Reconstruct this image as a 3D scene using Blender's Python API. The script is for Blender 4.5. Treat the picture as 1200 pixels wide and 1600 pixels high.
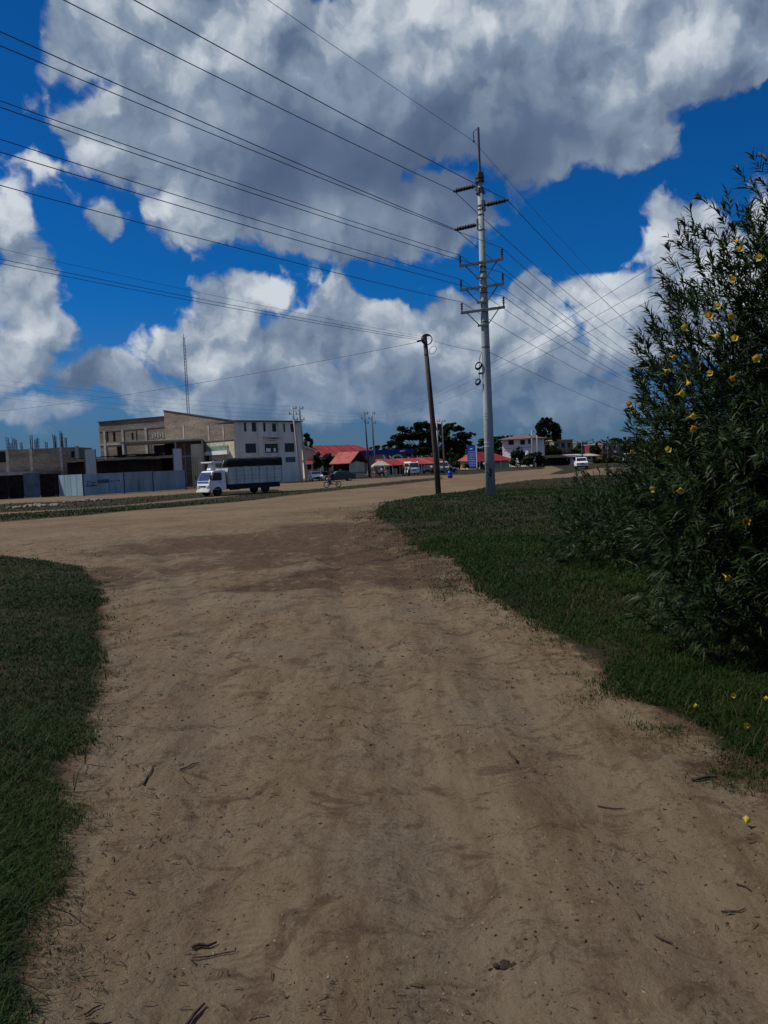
import bpy, bmesh, math, random
import numpy as np
from mathutils import Vector, Matrix
R = math.radians
for o in list(bpy.data.objects): bpy.data.objects.remove(o)
SC = bpy.context.scene
COL = SC.collection
random.seed(7); RNG = np.random.default_rng(7)

# ------------------------------------------------------------------ camera
EYE = 1.65; FPX = 1210.0; PITCH = R(3.65); ROLL = R(2.5)
cd = bpy.data.cameras.new('camera'); cam = bpy.data.objects.new('camera', cd); COL.objects.link(cam)
cd.sensor_fit = 'VERTICAL'; cd.sensor_height = 36.0; cd.lens = FPX/1600*36.0
cd.clip_start = 0.05; cd.clip_end = 20000
CAM = Vector((0, 0, EYE))
ROT = Matrix.Rotation(R(90)-PITCH, 3, 'X') @ Matrix.Rotation(-ROLL, 3, 'Z')
cam.matrix_world = Matrix.Translation(CAM) @ ROT.to_4x4()
SC.camera = cam

# ------------------------------------------------------------------ view transform, sun
vs = SC.view_settings
vs.view_transform = 'Standard'; vs.look = 'None'; vs.exposure = 0.0; vs.gamma = 1.0; vs.use_curve_mapping = False
SUN_EL = R(51); SUN_AZ = math.atan2(-0.99, 0.12)         # measured from +Y towards +X
SUNV = Vector((math.sin(SUN_AZ)*math.cos(SUN_EL), math.cos(SUN_AZ)*math.cos(SUN_EL), math.sin(SUN_EL)))
sd = bpy.data.lights.new('sun', 'SUN'); sd.energy = 4.2; sd.angle = R(0.53); sd.color = (1.0, 0.93, 0.82)
sun = bpy.data.objects.new('sun', sd); COL.objects.link(sun)
sun.rotation_euler = (-SUNV).to_track_quat('-Z', 'Y').to_euler(); sun.location = (-30, -20, 60)
cy = SC.cycles
cy.max_bounces = 5; cy.diffuse_bounces = 2; cy.glossy_bounces = 2; cy.transmission_bounces = 3; cy.transparent_max_bounces = 6
cy.caustics_reflective = False; cy.caustics_refractive = False
cy.use_adaptive_sampling = True; cy.adaptive_threshold = 0.02

def ray(px, py):
    v = ROT @ Vector(((px-600)/FPX, -(py-800)/FPX, -1.0))
    return v
def at(px, py, Y):
    v = ray(px, py); return CAM + v*(Y/v.y)
def azel(px, py):
    v = ray(px, py).normalized(); return math.atan2(v.x, v.y), math.asin(v.z)

# ------------------------------------------------------------------ world: Nishita sky and procedural cumulus
W = bpy.data.worlds.new("World"); SC.world = W; W.use_nodes = True
def build_world():
    nt = W.node_tree; nt.nodes.clear(); N = nt.nodes; L = nt.links
    def _in(node, i, v):
        if hasattr(v, 'node'): L.new(v, node.inputs[i])
        elif v is not None: node.inputs[i].default_value = v
    def m(op, a, b=None, c=None, clamp=False):
        n = N.new('ShaderNodeMath'); n.operation = op; n.use_clamp = clamp
        for i, v in enumerate((a, b, c)):
            if v is not None: _in(n, i, v)
        return n.outputs[0]
    def vm(op, a, b=None, c=None, out=0):
        n = N.new('ShaderNodeVectorMath'); n.operation = op
        for i, v in enumerate((a, b, c)):
            if v is not None: _in(n, i, v)
        return n.outputs['Value'] if op in ('LENGTH', 'DOT_PRODUCT') else n.outputs[0]
    def xyz(x, y, z=0.0):
        n = N.new('ShaderNodeCombineXYZ'); _in(n, 0, x); _in(n, 1, y); _in(n, 2, z); return n.outputs[0]
    def ss(x, a, b, t0=0.0, t1=1.0):
        n = N.new('ShaderNodeMapRange'); n.interpolation_type = 'SMOOTHSTEP'
        _in(n, 0, x)
        for i, v in zip((1, 2, 3, 4), (a, b, t0, t1)): _in(n, i, v)
        return n.outputs[0]
    def mix(f, a, b):
        n = N.new('ShaderNodeMix'); n.data_type = 'RGBA'; _in(n, 0, f); _in(n, 6, a); _in(n, 7, b); return n.outputs[2]
    geo = N.new('ShaderNodeNewGeometry')
    d = vm('MULTIPLY', geo.outputs['Incoming'], (-1, -1, -1)) if False else N.new('ShaderNodeTexCoord').outputs['Generated']
    sep = N.new('ShaderNodeSeparateXYZ'); L.new(d, sep.inputs[0])
    az = m('ARCTAN2', sep.outputs[0], sep.outputs[1]); el = m('ARCSINE', sep.outputs[2])
    P = xyz(az, el)
    # noise space: detail gets finer towards the horizon
    ec = m('ADD', m('MAXIMUM', el, -0.02), 0.30)
    Q = xyz(m('DIVIDE', az, ec), m('LOGARITHM', ec, math.e))
    def noise(q, scale, det, rough=0.55, off=(0, 0, 0)):
        n = N.new('ShaderNodeTexNoise'); n.noise_dimensions = '2D'; n.normalize = True
        L.new(vm('ADD', q, off), n.inputs['Vector']); n.inputs['Scale'].default_value = scale
        n.inputs['Detail'].default_value = det; n.inputs['Roughness'].default_value = rough
        return n
    def voro(q, scale, det, rough=0.5):
        n = N.new('ShaderNodeTexVoronoi'); n.voronoi_dimensions = '2D'; n.feature = 'F1'; n.normalize = True
        L.new(q, n.inputs['Vector']); n.inputs['Scale'].default_value = scale
        n.inputs['Detail'].default_value = det; n.inputs['Roughness'].default_value = rough
        return n.outputs['Distance']
    k = 1.0/FPX
    def blob(b):
        cx, cy_, rx, ry = b[:4]
        a0, e0 = azel(cx, cy_); a1, _ = azel(cx+rx*0.5, cy_); _, e1 = azel(cx, cy_-ry*0.5)
        ra = abs(a1-a0)*2; re = abs(e1-e0)*2
        return (a0, e0, ra, re)
    def field(p, blobs, kk=0.02):
        acc = None
        for b in blobs:
            a0, e0, ra, re = blob(b); rm = min(ra, re)
            q = vm('MULTIPLY_ADD', p, (1/ra, 1/re, 0), (-a0/ra, -e0/re, 0))
            s = m('MULTIPLY_ADD', vm('LENGTH', q), -rm, rm)
            if acc is None: acc = s
            else: acc = m('SMOOTH_MAX', acc, s, kk)
        return acc
    BIG = [(960,30,120,90),(1010,240,85,45),(165,40,120,110),(330,60,190,150),(190,190,95,85),(330,200,200,150),(460,300,190,105),(300,350,70,38),(540,330,190,90),
           (640,120,300,190),(690,335,90,70),(880,150,250,110),(890,235,120,62),(1000,215,105,60),(1090,40,190,115),(1190,120,40,50),(1160,70,120,75)]
    SMALL = [(160,345,40,46),(100,268,62,20)]
    LOW = [(515,540,55,44),(925,500,50,34),(870,515,40,16),(700,560,60,40),(860,540,60,36),(470,520,50,40),(1010,540,80,50),(560,640,260,24),(860,650,220,22),(300,655,160,20),(60,640,120,26),(10,360,62,80),(25,440,78,75),(62,525,46,48),(0,560,110,62),(165,585,70,40),(215,615,60,30),
           (365,470,82,58),(330,545,88,50),(420,560,110,58),(390,620,150,40),
           (535,468,50,50),(590,510,80,62),(500,592,90,38),(640,545,105,75),(720,500,85,70),(700,610,170,50),
           (825,480,75,60),(895,452,66,48),(975,455,70,50),(1050,375,58,58),(1075,440,85,95),(1185,380,60,60),(1160,480,120,120),
           (820,575,70,35),(930,560,70,30),(930,625,120,36),(780,560,60,50)]
    wn = noise(P, 9.0, 3, 0.55, (3.1, 1.7, 0)).outputs['Color']
    warp = vm('MULTIPLY', vm('SUBTRACT', wn, (0.5, 0.5, 0.5)), (0.085, 0.07, 0))
    PW = vm('ADD', P, warp)
    fw = vm('MULTIPLY', vm('SUBTRACT', noise(P, 26.0, 4, 0.6, (5.5, 8.2, 0)).outputs['Color'], (0.5, 0.5, 0.5)), (0.030, 0.030, 0))
    QW = vm('ADD', P, vm('ADD', fw, vm('MULTIPLY', warp, (0.5, 0.5, 0))))
    def detail(q, q1):
        # rounded billows: inverted cell distance, large and small cells
        v1 = voro(q1, 8.5, 0.0); v2 = voro(q, 21.0, 2.2, 0.55)
        a = m('ADD', m('MULTIPLY_ADD', v1, -0.085, 0.020), m('MULTIPLY_ADD', v2, -0.062, 0.012))
        n = noise(q, 42.0, 6, 0.60, (7.7, 2.1, 0)).outputs[0]
        return m('ADD', a, m('MULTIPLY_ADD', n, 0.034, -0.017))
    # clouds outside the frame follow a plain noise cover of the same kind
    ALL = BIG+SMALL+LOW
    def D(p, q):
        f = field(p, ALL)
        return f
    off = (-0.018, 0.030, 0)
    d0f = field(PW, ALL); det0 = detail(QW, QW); d0 = m('ADD', m('MULTIPLY_ADD', m('MAXIMUM', d0f, 0.0), 1.2, m('ADD', d0f, 0.001)), m('MULTIPLY', det0, ss(el, 0.02, 0.30, 0.55, 1.0)))
    outm = m('MAXIMUM', ss(m('ABSOLUTE', az), 0.53, 0.72), ss(el, 0.72, 0.9))
    gen = m('MULTIPLY_ADD', noise(Q, 1.6, 5, 0.55, (1.3, 9.1, 0)).outputs[0], 0.9, -0.47)
    dens = m('ADD', m('MULTIPLY', m('SUBTRACT', 1.0, outm), d0), m('MULTIPLY', outm, gen))
    P2 = vm('ADD', PW, off); Q2 = vm('ADD', QW, (-0.009, 0.015, 0))
    det1 = detail(Q2, vm('ADD', QW, (-0.022, 0.038, 0)))
    d1 = field(vm('ADD', PW, (-0.03, 0.05, 0)), ALL)
    relief = m('SUBTRACT', det0, det1)                                # small billows
    macro = m('SUBTRACT', d0f, d1)                                    # large form
    alpha = ss(dens, -0.006, ss(el, 0.1, 0.5, 0.016, 0.022))
    # thick cores seen from below
    DARK = [(640,600,300,30),(300,600,140,26),(30,470,70,60),(20,585,110,40),(400,505,60,22),(400,620,170,38),(530,560,60,22),(640,500,60,24),(680,590,180,45),(800,505,90,22),(900,490,80,20),(930,600,150,40),(1070,500,70,40),(480,250,260,150),(640,300,330,150),(830,230,260,120),(960,210,150,80),(480,380,160,45),(250,170,90,60),(560,90,120,80)]
    dk = ss(field(vm('ADD', P, vm('MULTIPLY', warp, (1.3, 1.3, 0))), DARK, 0.05), -0.03, 0.11)
    low = ss(el, 0.05, 0.20)
    br = m('ADD', m('MULTIPLY', m('MULTIPLY', relief, ss(el, 0.12, 0.45, 9.0, 7.0)), ss(dk, 0.0, 1.0, 1.0, 0.12)), m('MULTIPLY', macro, 3.2))
    br = m('ADD', br, ss(el, 0.20, 0.45, 0.72, 0.63))
    br = m('SUBTRACT', br, m('MULTIPLY', dk, 0.46))
    br = m('ADD', br, m('MULTIPLY_ADD', noise(QW, 8.0, 5, 0.5, (4.4, 0.3, 0)).outputs[0], 0.30, -0.15))
    big0 = noise(QW, 11.0, 2, 0.5, (2.2, 5.0, 0)).outputs[0]
    big1 = noise(vm('ADD', QW, (-0.02, 0.035, 0)), 11.0, 2, 0.5, (2.2, 5.0, 0)).outputs[0]
    br = m('ADD', br, m('MULTIPLY', m('SUBTRACT', big0, big1), m('MULTIPLY_ADD', dk, -0.35, 0.75)))
    br = m('MULTIPLY', br, ss(el, 0.0, 0.2, 0.74, 1.0), clamp=False)
    rmp = N.new('ShaderNodeValToRGB'); L.new(br, rmp.inputs[0])
    e = rmp.color_ramp.elements
    e[0].position = 0.0; e[0].color = (0.070, 0.110, 0.195, 1)
    e[1].position = 1.0; e[1].color = (0.60, 0.65, 0.71, 1)
    x = e.new(0.3); x.color = (0.110, 0.160, 0.255, 1)
    x = e.new(0.62); x.color = (0.235, 0.30, 0.395, 1)
    cloud = vm('SCALE', rmp.outputs[0]); 
    cloud.node.inputs['Scale'].default_value = 10.0
    sky = N.new('ShaderNodeTexSky'); sky.sky_type = 'NISHITA'; sky.sun_disc = False
    sky.sun_elevation = SUN_EL; sky.sun_rotation = SUN_AZ; sky.altitude = 1600; sky.air_density = 1.0; sky.dust_density = 0.3; sky.ozone_density = 2.0
    tint = vm('MULTIPLY', sky.outputs[0], (0.03, 0.36, 0.74))
    # pale haze of far cloud towards the horizon
    hz = ss(el, -0.01, 0.22, 1.0, 0.0)
    base = mix(m('MULTIPLY', hz, 0.9), tint, (0.86, 1.32, 1.98, 1))
    col = mix(m('MULTIPLY', alpha, ss(el, 0.0, 0.13, 0.35, 1.0)), base, cloud)
    bg = N.new('ShaderNodeBackground'); bg.inputs['Strength'].default_value = 0.1
    L.new(col, bg.inputs[0])
    out = N.new('ShaderNodeOutputWorld'); L.new(bg.outputs[0], out.inputs[0])
    W.cycles.sampling_method = 'MANUAL'; W.cycles.sample_map_resolution = 512
build_world()

# ------------------------------------------------------------------ helpers
MATS = {}
def mat(name, col, rough=0.8, var=0.15, scale=3.0, bump=0.0, bscale=None, col2=None, metal=0.0, detail=5, spec=0.3, streak=None, emit=None):
    """Principled material: two tones mixed by noise, optional bump and streaks."""
    if name in MATS: return MATS[name]
    M = bpy.data.materials.new(name); M.use_nodes = True; MATS[name] = M
    nt = M.node_tree; N = nt.nodes; L = nt.links; b = N['Principled BSDF']
    b.inputs['Roughness'].default_value = rough; b.inputs['Metallic'].default_value = metal
    b.inputs['Specular IOR Level'].default_value = spec
    tc = N.new('ShaderNodeTexCoord')
    n = N.new('ShaderNodeTexNoise'); n.inputs['Scale'].default_value = scale; n.inputs['Detail'].default_value = detail
    n.inputs['Roughness'].default_value = 0.62
    src = tc.outputs['Object']
    if streak:
        mp = N.new('ShaderNodeMapping'); mp.inputs['Scale'].default_value = streak; L.new(src, mp.inputs[0]); src = mp.outputs[0]
    L.new(src, n.inputs['Vector'])
    c2 = col2 if col2 else tuple(c*(1-var) for c in col); c1 = col if col2 else tuple(min(1, c*(1+var)) for c in col)
    r = N.new('ShaderNodeMapRange'); r.inputs[1].default_value = 0.35; r.inputs[2].default_value = 0.65; L.new(n.outputs[0], r.inputs[0])
    mx = N.new('ShaderNodeMix'); mx.data_type = 'RGBA'; L.new(r.outputs[0], mx.inputs[0])
    mx.inputs[6].default_value = (*c1, 1); mx.inputs[7].default_value = (*c2, 1)
    L.new(mx.outputs[2], b.inputs['Base Color'])
    if bump:
        n2 = N.new('ShaderNodeTexNoise'); n2.inputs['Scale'].default_value = bscale or scale*6; n2.inputs['Detail'].default_value = 6
        L.new(tc.outputs['Object'], n2.inputs['Vector'])
        bp = N.new('ShaderNodeBump'); bp.inputs['Strength'].default_value = bump; bp.inputs['Distance'].default_value = 0.05
        L.new(n2.outputs[0], bp.inputs['Height']); L.new(bp.outputs[0], b.inputs['Normal'])
    return M

def link(name, me, m=None, parent=None):
    o = bpy.data.objects.new(name, me); COL.objects.link(o)
    if m is not None and me is not None and not me.materials: me.materials.append(m)
    if parent is not None: o.parent = parent
    return o
def tag(o, label=None, cat=None, group=None, kind=None):
    if label: o['label'] = label
    if cat: o['category'] = cat
    if group: o['group'] = group
    if kind: o['kind'] = kind
    return o
def empty(name, loc=(0, 0, 0), rz=0.0, label=None, cat=None, group=None):
    o = bpy.data.objects.new(name, None); COL.objects.link(o); o.location = loc; o.rotation_euler = (0, 0, rz)
    return tag(o, label, cat, group)
def kids(o): return [c for c in bpy.data.objects if c.parent == o]
def copy_tree(o, parent=None):
    c = o.copy(); COL.objects.link(c)
    if parent is not None: c.parent = parent
    for k in kids(o): copy_tree(k, c)
    return c
class MB:
    """collects shapes, then becomes ONE mesh object"""
    def __init__(s): s.v = []; s.f = []
    def add(s, vs_, fs):
        n = len(s.v); s.v += [tuple(v) for v in vs_]; s.f += [tuple(i+n for i in f) for f in fs]; return s
    def box(s, x0, x1, y0, y1, z0, z1):
        return s.add([(x0,y0,z0),(x1,y0,z0),(x1,y1,z0),(x0,y1,z0),(x0,y0,z1),(x1,y0,z1),(x1,y1,z1),(x0,y1,z1)],
                     [(0,3,2,1),(4,5,6,7),(0,1,5,4),(1,2,6,5),(2,3,7,6),(3,0,4,7)])
    def prism(s, pts, y0, y1):
        """polygon in xz extruded along y"""
        n = len(pts); v = [(p[0], y0, p[1]) for p in pts]+[(p[0], y1, p[1]) for p in pts]
        f = [tuple(range(n)), tuple(range(2*n-1, n-1, -1))]+[(i, i+n, (i+1) % n+n, (i+1) % n) for i in range(n)]
        return s.add(v, f)
    def tube(s, pts, rad, n=8, cap=True):
        pts = [Vector(p) for p in pts]; rad = rad if isinstance(rad, (list, tuple)) else [rad]*len(pts)
        base = len(s.v); up = None
        for i, p in enumerate(pts):
            t = (pts[min(i+1, len(pts)-1)]-pts[max(i-1, 0)]).normalized()
            if up is None:
                up = Vector((0, 0, 1)) if abs(t.z) < 0.9 else Vector((1, 0, 0))
            a = t.cross(up)
            if a.length < 1e-4: a = t.orthogonal()
            a.normalize(); b = a.cross(t).normalized(); up = b
            for k in range(n):
                w = 2*math.pi*k/n; q = p+(a*math.cos(w)+b*math.sin(w))*rad[i]; s.v.append(tuple(q))
        for i in range(len(pts)-1):
            for k in range(n):
                s.f.append((base+i*n+k, base+i*n+(k+1) % n, base+(i+1)*n+(k+1) % n, base+(i+1)*n+k))
        if cap:
            s.f.append(tuple(base+k for k in range(n))[::-1]); e = base+(len(pts)-1)*n; s.f.append(tuple(e+k for k in range(n)))
        return s
    def ring(s, c, u, w, R_, r, n=20, k=6):
        c = Vector(c); u = Vector(u).normalized(); w = Vector(w).normalized()
        pts = [c+(u*math.cos(2*math.pi*i/n)+w*math.sin(2*math.pi*i/n))*R_ for i in range(n+1)]
        return s.tube(pts, r, k, False)
    def ball(s, c, r, seg=8, rg=5, sq=(1, 1, 1)):
        v = []; f = []
        for i in range(rg+1):
            th = math.pi*i/rg
            for j in range(seg):
                ph = 2*math.pi*j/seg
                v.append((c[0]+r*sq[0]*math.sin(th)*math.cos(ph), c[1]+r*sq[1]*math.sin(th)*math.sin(ph), c[2]+r*sq[2]*math.cos(th)))
        for i in range(rg):
            for j in range(seg): f.append((i*seg+j, (i+1)*seg+j, (i+1)*seg+(j+1) % seg, i*seg+(j+1) % seg))
        return s.add(v, f)
    def mesh(s, name, smooth=False):
        me = bpy.data.meshes.new(name); me.from_pydata(s.v, [], s.f); me.validate(); me.update()
        if smooth: me.polygons.foreach_set('use_smooth', [True]*len(me.polygons))
        return me
    def build(s, name, m, parent=None, smooth=False, bevel=0.0):
        o = link(name, s.mesh(name, smooth), m, parent)
        if bevel:
            md = o.modifiers.new('bevel', 'BEVEL'); md.width = bevel; md.segments = 2; md.limit_method = 'ANGLE'
        return o
def np_mesh(name, verts, faces, m, smooth=True, attrs=None):
    """verts (n,3), faces (m,k) numpy -> mesh"""
    me = bpy.data.meshes.new(name); n = len(verts); k = faces.shape[1]; nf = len(faces)
    me.vertices.add(n); me.vertices.foreach_set('co', np.ascontiguousarray(verts, np.float32).ravel())
    me.loops.add(nf*k); me.loops.foreach_set('vertex_index', np.ascontiguousarray(faces, np.int32).ravel())
    me.polygons.add(nf); me.polygons.foreach_set('loop_start', np.arange(0, nf*k, k, dtype=np.int32))
    me.polygons.foreach_set('use_smooth', np.full(nf, smooth))
    me.update(calc_edges=True)
    for an, a in (attrs or {}).items():
        if a.ndim == 1:
            at_ = me.attributes.new(an, 'FLOAT', 'POINT'); at_.data.foreach_set('value', a.astype(np.float32))
    if m: me.materials.append(m)
    return me

# ------------------------------------------------------------------ value noise for terrain (numpy)
def _hash(ix, iy, s):
    h = (ix.astype(np.int64)*374761393 + iy.astype(np.int64)*668265263 + s*1442695041) & 0x7fffffff
    h = ((h ^ (h >> 13))*1274126177) & 0x7fffffff
    return ((h ^ (h >> 16)) & 0xffff)/65535.0
def vnoise(x, y, s=0):
    ix = np.floor(x); iy = np.floor(y); fx = x-ix; fy = y-iy; fx = fx*fx*(3-2*fx); fy = fy*fy*(3-2*fy)
    a = _hash(ix, iy, s); b = _hash(ix+1, iy, s); c = _hash(ix, iy+1, s); d = _hash(ix+1, iy+1, s)
    return (a*(1-fx)+b*fx)*(1-fy)+(c*(1-fx)+d*fx)*fy
def fbm(x, y, o=4, s=0):
    t = 0; a = 0.5
    for i in range(o):
        t = t+a*vnoise(x, y, s+i*17); x = x*2.03; y = y*2.03; a *= 0.5
    return t
def sstep(a, b, x):
    t = np.clip((x-a)/(b-a), 0, 1); return t*t*(3-2*t)

def h_base(x, y):
    r = np.hypot(x, y); return -0.65*sstep(30.0, 62.0, r)
def G(px, py):
    """the point of the ground seen at a pixel of the photograph"""
    v = ray(px, py); t = 0; z = 0.0
    for _ in range(30):
        t = (z-EYE)/v.z; z = float(h_base(np.float64(v.x*t), np.float64(v.y*t)))
    return Vector((v.x*t, v.y*t, z))
def base_y(px, Y):
    """pixel row of the ground at depth Y in column px"""
    lo, hi = 700.0, 3000.0
    for _ in range(50):
        mid = (lo+hi)/2
        v = ray(px, mid)
        if v.z >= -1e-6 or G(px, mid).y > Y: lo = mid
        else: hi = mid
    return hi
def on_ground(px, Y):
    v = ray(px, 740); x = v.x/v.y*Y
    for _ in range(6):
        z = float(h_base(np.float64(x), np.float64(Y))); rel = Vector((x, Y, z))-CAM
        c = ROT.transposed() @ rel; p = 600-FPX*c.x/c.z
        x += (px-p)/FPX*Y
    return Vector((x, Y, float(h_base(np.float64(x), np.float64(Y)))))

def poly_sd(x, y, poly):
    """signed distance to a polygon, positive inside"""
    P = np.array(poly, float); d2 = np.full(x.shape, 1e18); ins = np.zeros(x.shape, bool)
    for i in range(len(P)):
        ax, ay = P[i]; bx, by = P[(i+1) % len(P)]; ex, ey = bx-ax, by-ay
        t = np.clip(((x-ax)*ex+(y-ay)*ey)/(ex*ex+ey*ey+1e-12), 0, 1)
        d2 = np.minimum(d2, (x-ax-ex*t)**2+(y-ay-ey*t)**2)
        c = ((ay > y) != (by > y)) & (x < ex*(y-ay)/(ey+1e-12)+ax); ins ^= c
    d = np.sqrt(d2); return np.where(ins, d, -d)
def gp(pts): return [tuple(G(*p)[:2]) for p in pts]
RIGHT = gp([(583,797),(600,787),(640,779),(690,772),(767,758),(830,750),(900,745),(960,741),(1010,739),(1200,734),(1700,722),(2600,760),(2300,1250),(1700,1250),(1200,1196),(1120,1155),(1050,1118),(985,1086),(937,1048),(892,1010),(850,977),(800,950),(765,930),(740,905),(715,880),(690,862),(660,855),(640,845),(620,825),(595,812)])
LEFT = gp([(-900,880),(-300,872),(0,868),(60,876),(130,884),(158,905),(160,960),(166,1000),(162,1060),(148,1120),(128,1180),(105,1250),(90,1310),(75,1390),(55,1480),(20,1570),(-10,1640),(-120,1900),(-1500,2600)])
VERGE1 = gp([(-300,818),(0,804),(150,794),(300,781.5),(440,768),(520,762),(620,752),(690,745.5),(690,749),(620,757),(520,767),(440,775.5),(300,790),(150,804),(0,817),(-300,836)])
VERGE2 = gp([(-300,802),(0,788),(150,781),(250,774.5),(300,771),(430,765),(445,767),(300,779),(150,793),(0,801),(-300,815)])
VERGE3 = gp([(860,727),(905,724.5),(960,722),(1010,722),(1010,728),(930,732),(880,741),(858,741),(880,734)])
VERGE4 = gp([(520,745),(600,741),(655,737),(700,735),(760,731.5),(850,728),(850,732.5),(770,738),(730,741.5),(655,743.5),(600,746),(520,751)])
ROADP = gp([(-900,870),(0,817),(150,804),(300,790),(440,775.5),(520,767),(620,757),(690,749),(730,743.5),(790,739),(880,735),(940,731),(1200,722),(1200,734),(1010,739),(960,741),(900,745),(830,750),(767,758),(690,772),(640,779),(600,787),(583,797),(595,812),(380,822),(160,838),(0,850),(-900,925)])

def mud_of(x, y):
    t = np.zeros(x.shape)
    for (px, py, rx, ry, a) in [(330,846,140,13,1.0),(560,814,100,20,1.2),(590,865,90,13,1.05),(440,907,95,9,1.1),(650,885,70,24,0.7),(480,842,150,22,.8),(640,840,45,14,1.2),(520,895,150,18,.65),(600,830,60,10,1.2),(700,905,40,14,.6),(420,870,110,12,.6),(300,880,80,12,.5),
                                (180,895,50,16,.7),(1120,1190,60,26,.9),(1000,1130,60,14,.4)]:
        c = G(px, py); e1 = G(px+rx, py); e2 = G(px, py+ry); e3 = G(px, py-ry)
        sx = max(0.08, (e1-c).xy.length); sy = max(0.08, (e3-e2).length/2)
        # axes follow the view direction on the ground
        u = Vector((c.x, c.y)).normalized(); dx = x-c.x; dy = y-c.y
        al = dx*u.x+dy*u.y; pe = -dx*u.y+dy*u.x
        wx = (fbm(x*1.1+11, y*1.1, 4, 201)-.47)*1.6*min(1.0, sx); wy = (fbm(x*1.1, y*1.1+7, 4, 202)-.47)*1.6*min(1.0, sy*1.5)
        t = np.maximum(t, a*np.exp(-(((pe+wx)/sx)**2+((al+wy)/sy)**2)**1.3))
    return np.clip(t*(0.25+1.6*fbm(x*2.3, y*2.3, 4, 203)), 0, 1)
def h_full(x, y):
    r = np.hypot(x, y); near = 1-sstep(25, 60, r)
    g = np.maximum(poly_sd(x, y, RIGHT), poly_sd(x, y, LEFT)) if x.size < 3e6 else 0
    grass = sstep(-0.25, 0.5, g)
    z = h_base(x, y)
    z = z + near*(0.16*(fbm(x*0.22, y*0.22, 3, 3)-0.45) + (0.030*(fbm(x*1.3, y*1.3, 3, 5)-0.45)) + 0.017*(fbm(x*5, y*5, 3, 9)-0.45)*(1-sstep(10, 25, r)) + 0.014*(fbm(x*17, y*17, 3, 10)-0.45)*(1-sstep(5, 10, r)))
    md = mud_of(x, y)
    z = z - 0.07*md*near*(0.4+1.2*fbm(x*1.7, y*1.7, 3, 21)) + 0.11*near*md*(fbm(x*5, y*5, 4, 31)-0.4)
    # wheel tracks along the dirt track
    tr = np.zeros(x.shape)
    for ctl in TRACKS:
        d = np.full(x.shape, 1e9)
        for (a, b) in zip(ctl[:-1], ctl[1:]):
            ex, ey = b[0]-a[0], b[1]-a[1]; t = np.clip(((x-a[0])*ex+(y-a[1])*ey)/(ex*ex+ey*ey), 0, 1)
            d = np.minimum(d, np.hypot(x-a[0]-ex*t, y-a[1]-ey*t))
        tr = np.maximum(tr, np.exp(-(d/0.22)**2))
    z = z - 0.045*tr*near*(1-grass) + 0.05*grass*near
    return z, g, md, tr
TRACKS = [gp([(300,1700),(330,1300),(330,1050),(300,930),(260,870),(200,830)]), gp([(760,1700),(690,1300),(600,1050),(540,930),(520,860),(560,800)]),
          gp([(1150,1500),(930,1220),(760,1020),(660,930),(600,850)])]

TREADS = [(gp([(30,1660),(62,1540),(88,1400),(108,1270),(135,1150)]), .055, 1.0), (gp([(60,1660),(98,1540),(118,1400),(134,1270)]), .03, .7), (gp([(395,1700),(372,1400),(365,1200),(352,1050),(320,960)]), .09, .55), (gp([(640,1700),(585,1300),(545,1100),(520,960)]), .09, .5), (gp([(1010,1600),(860,1300),(760,1130),(690,1000)]), .09, .5)]
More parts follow.
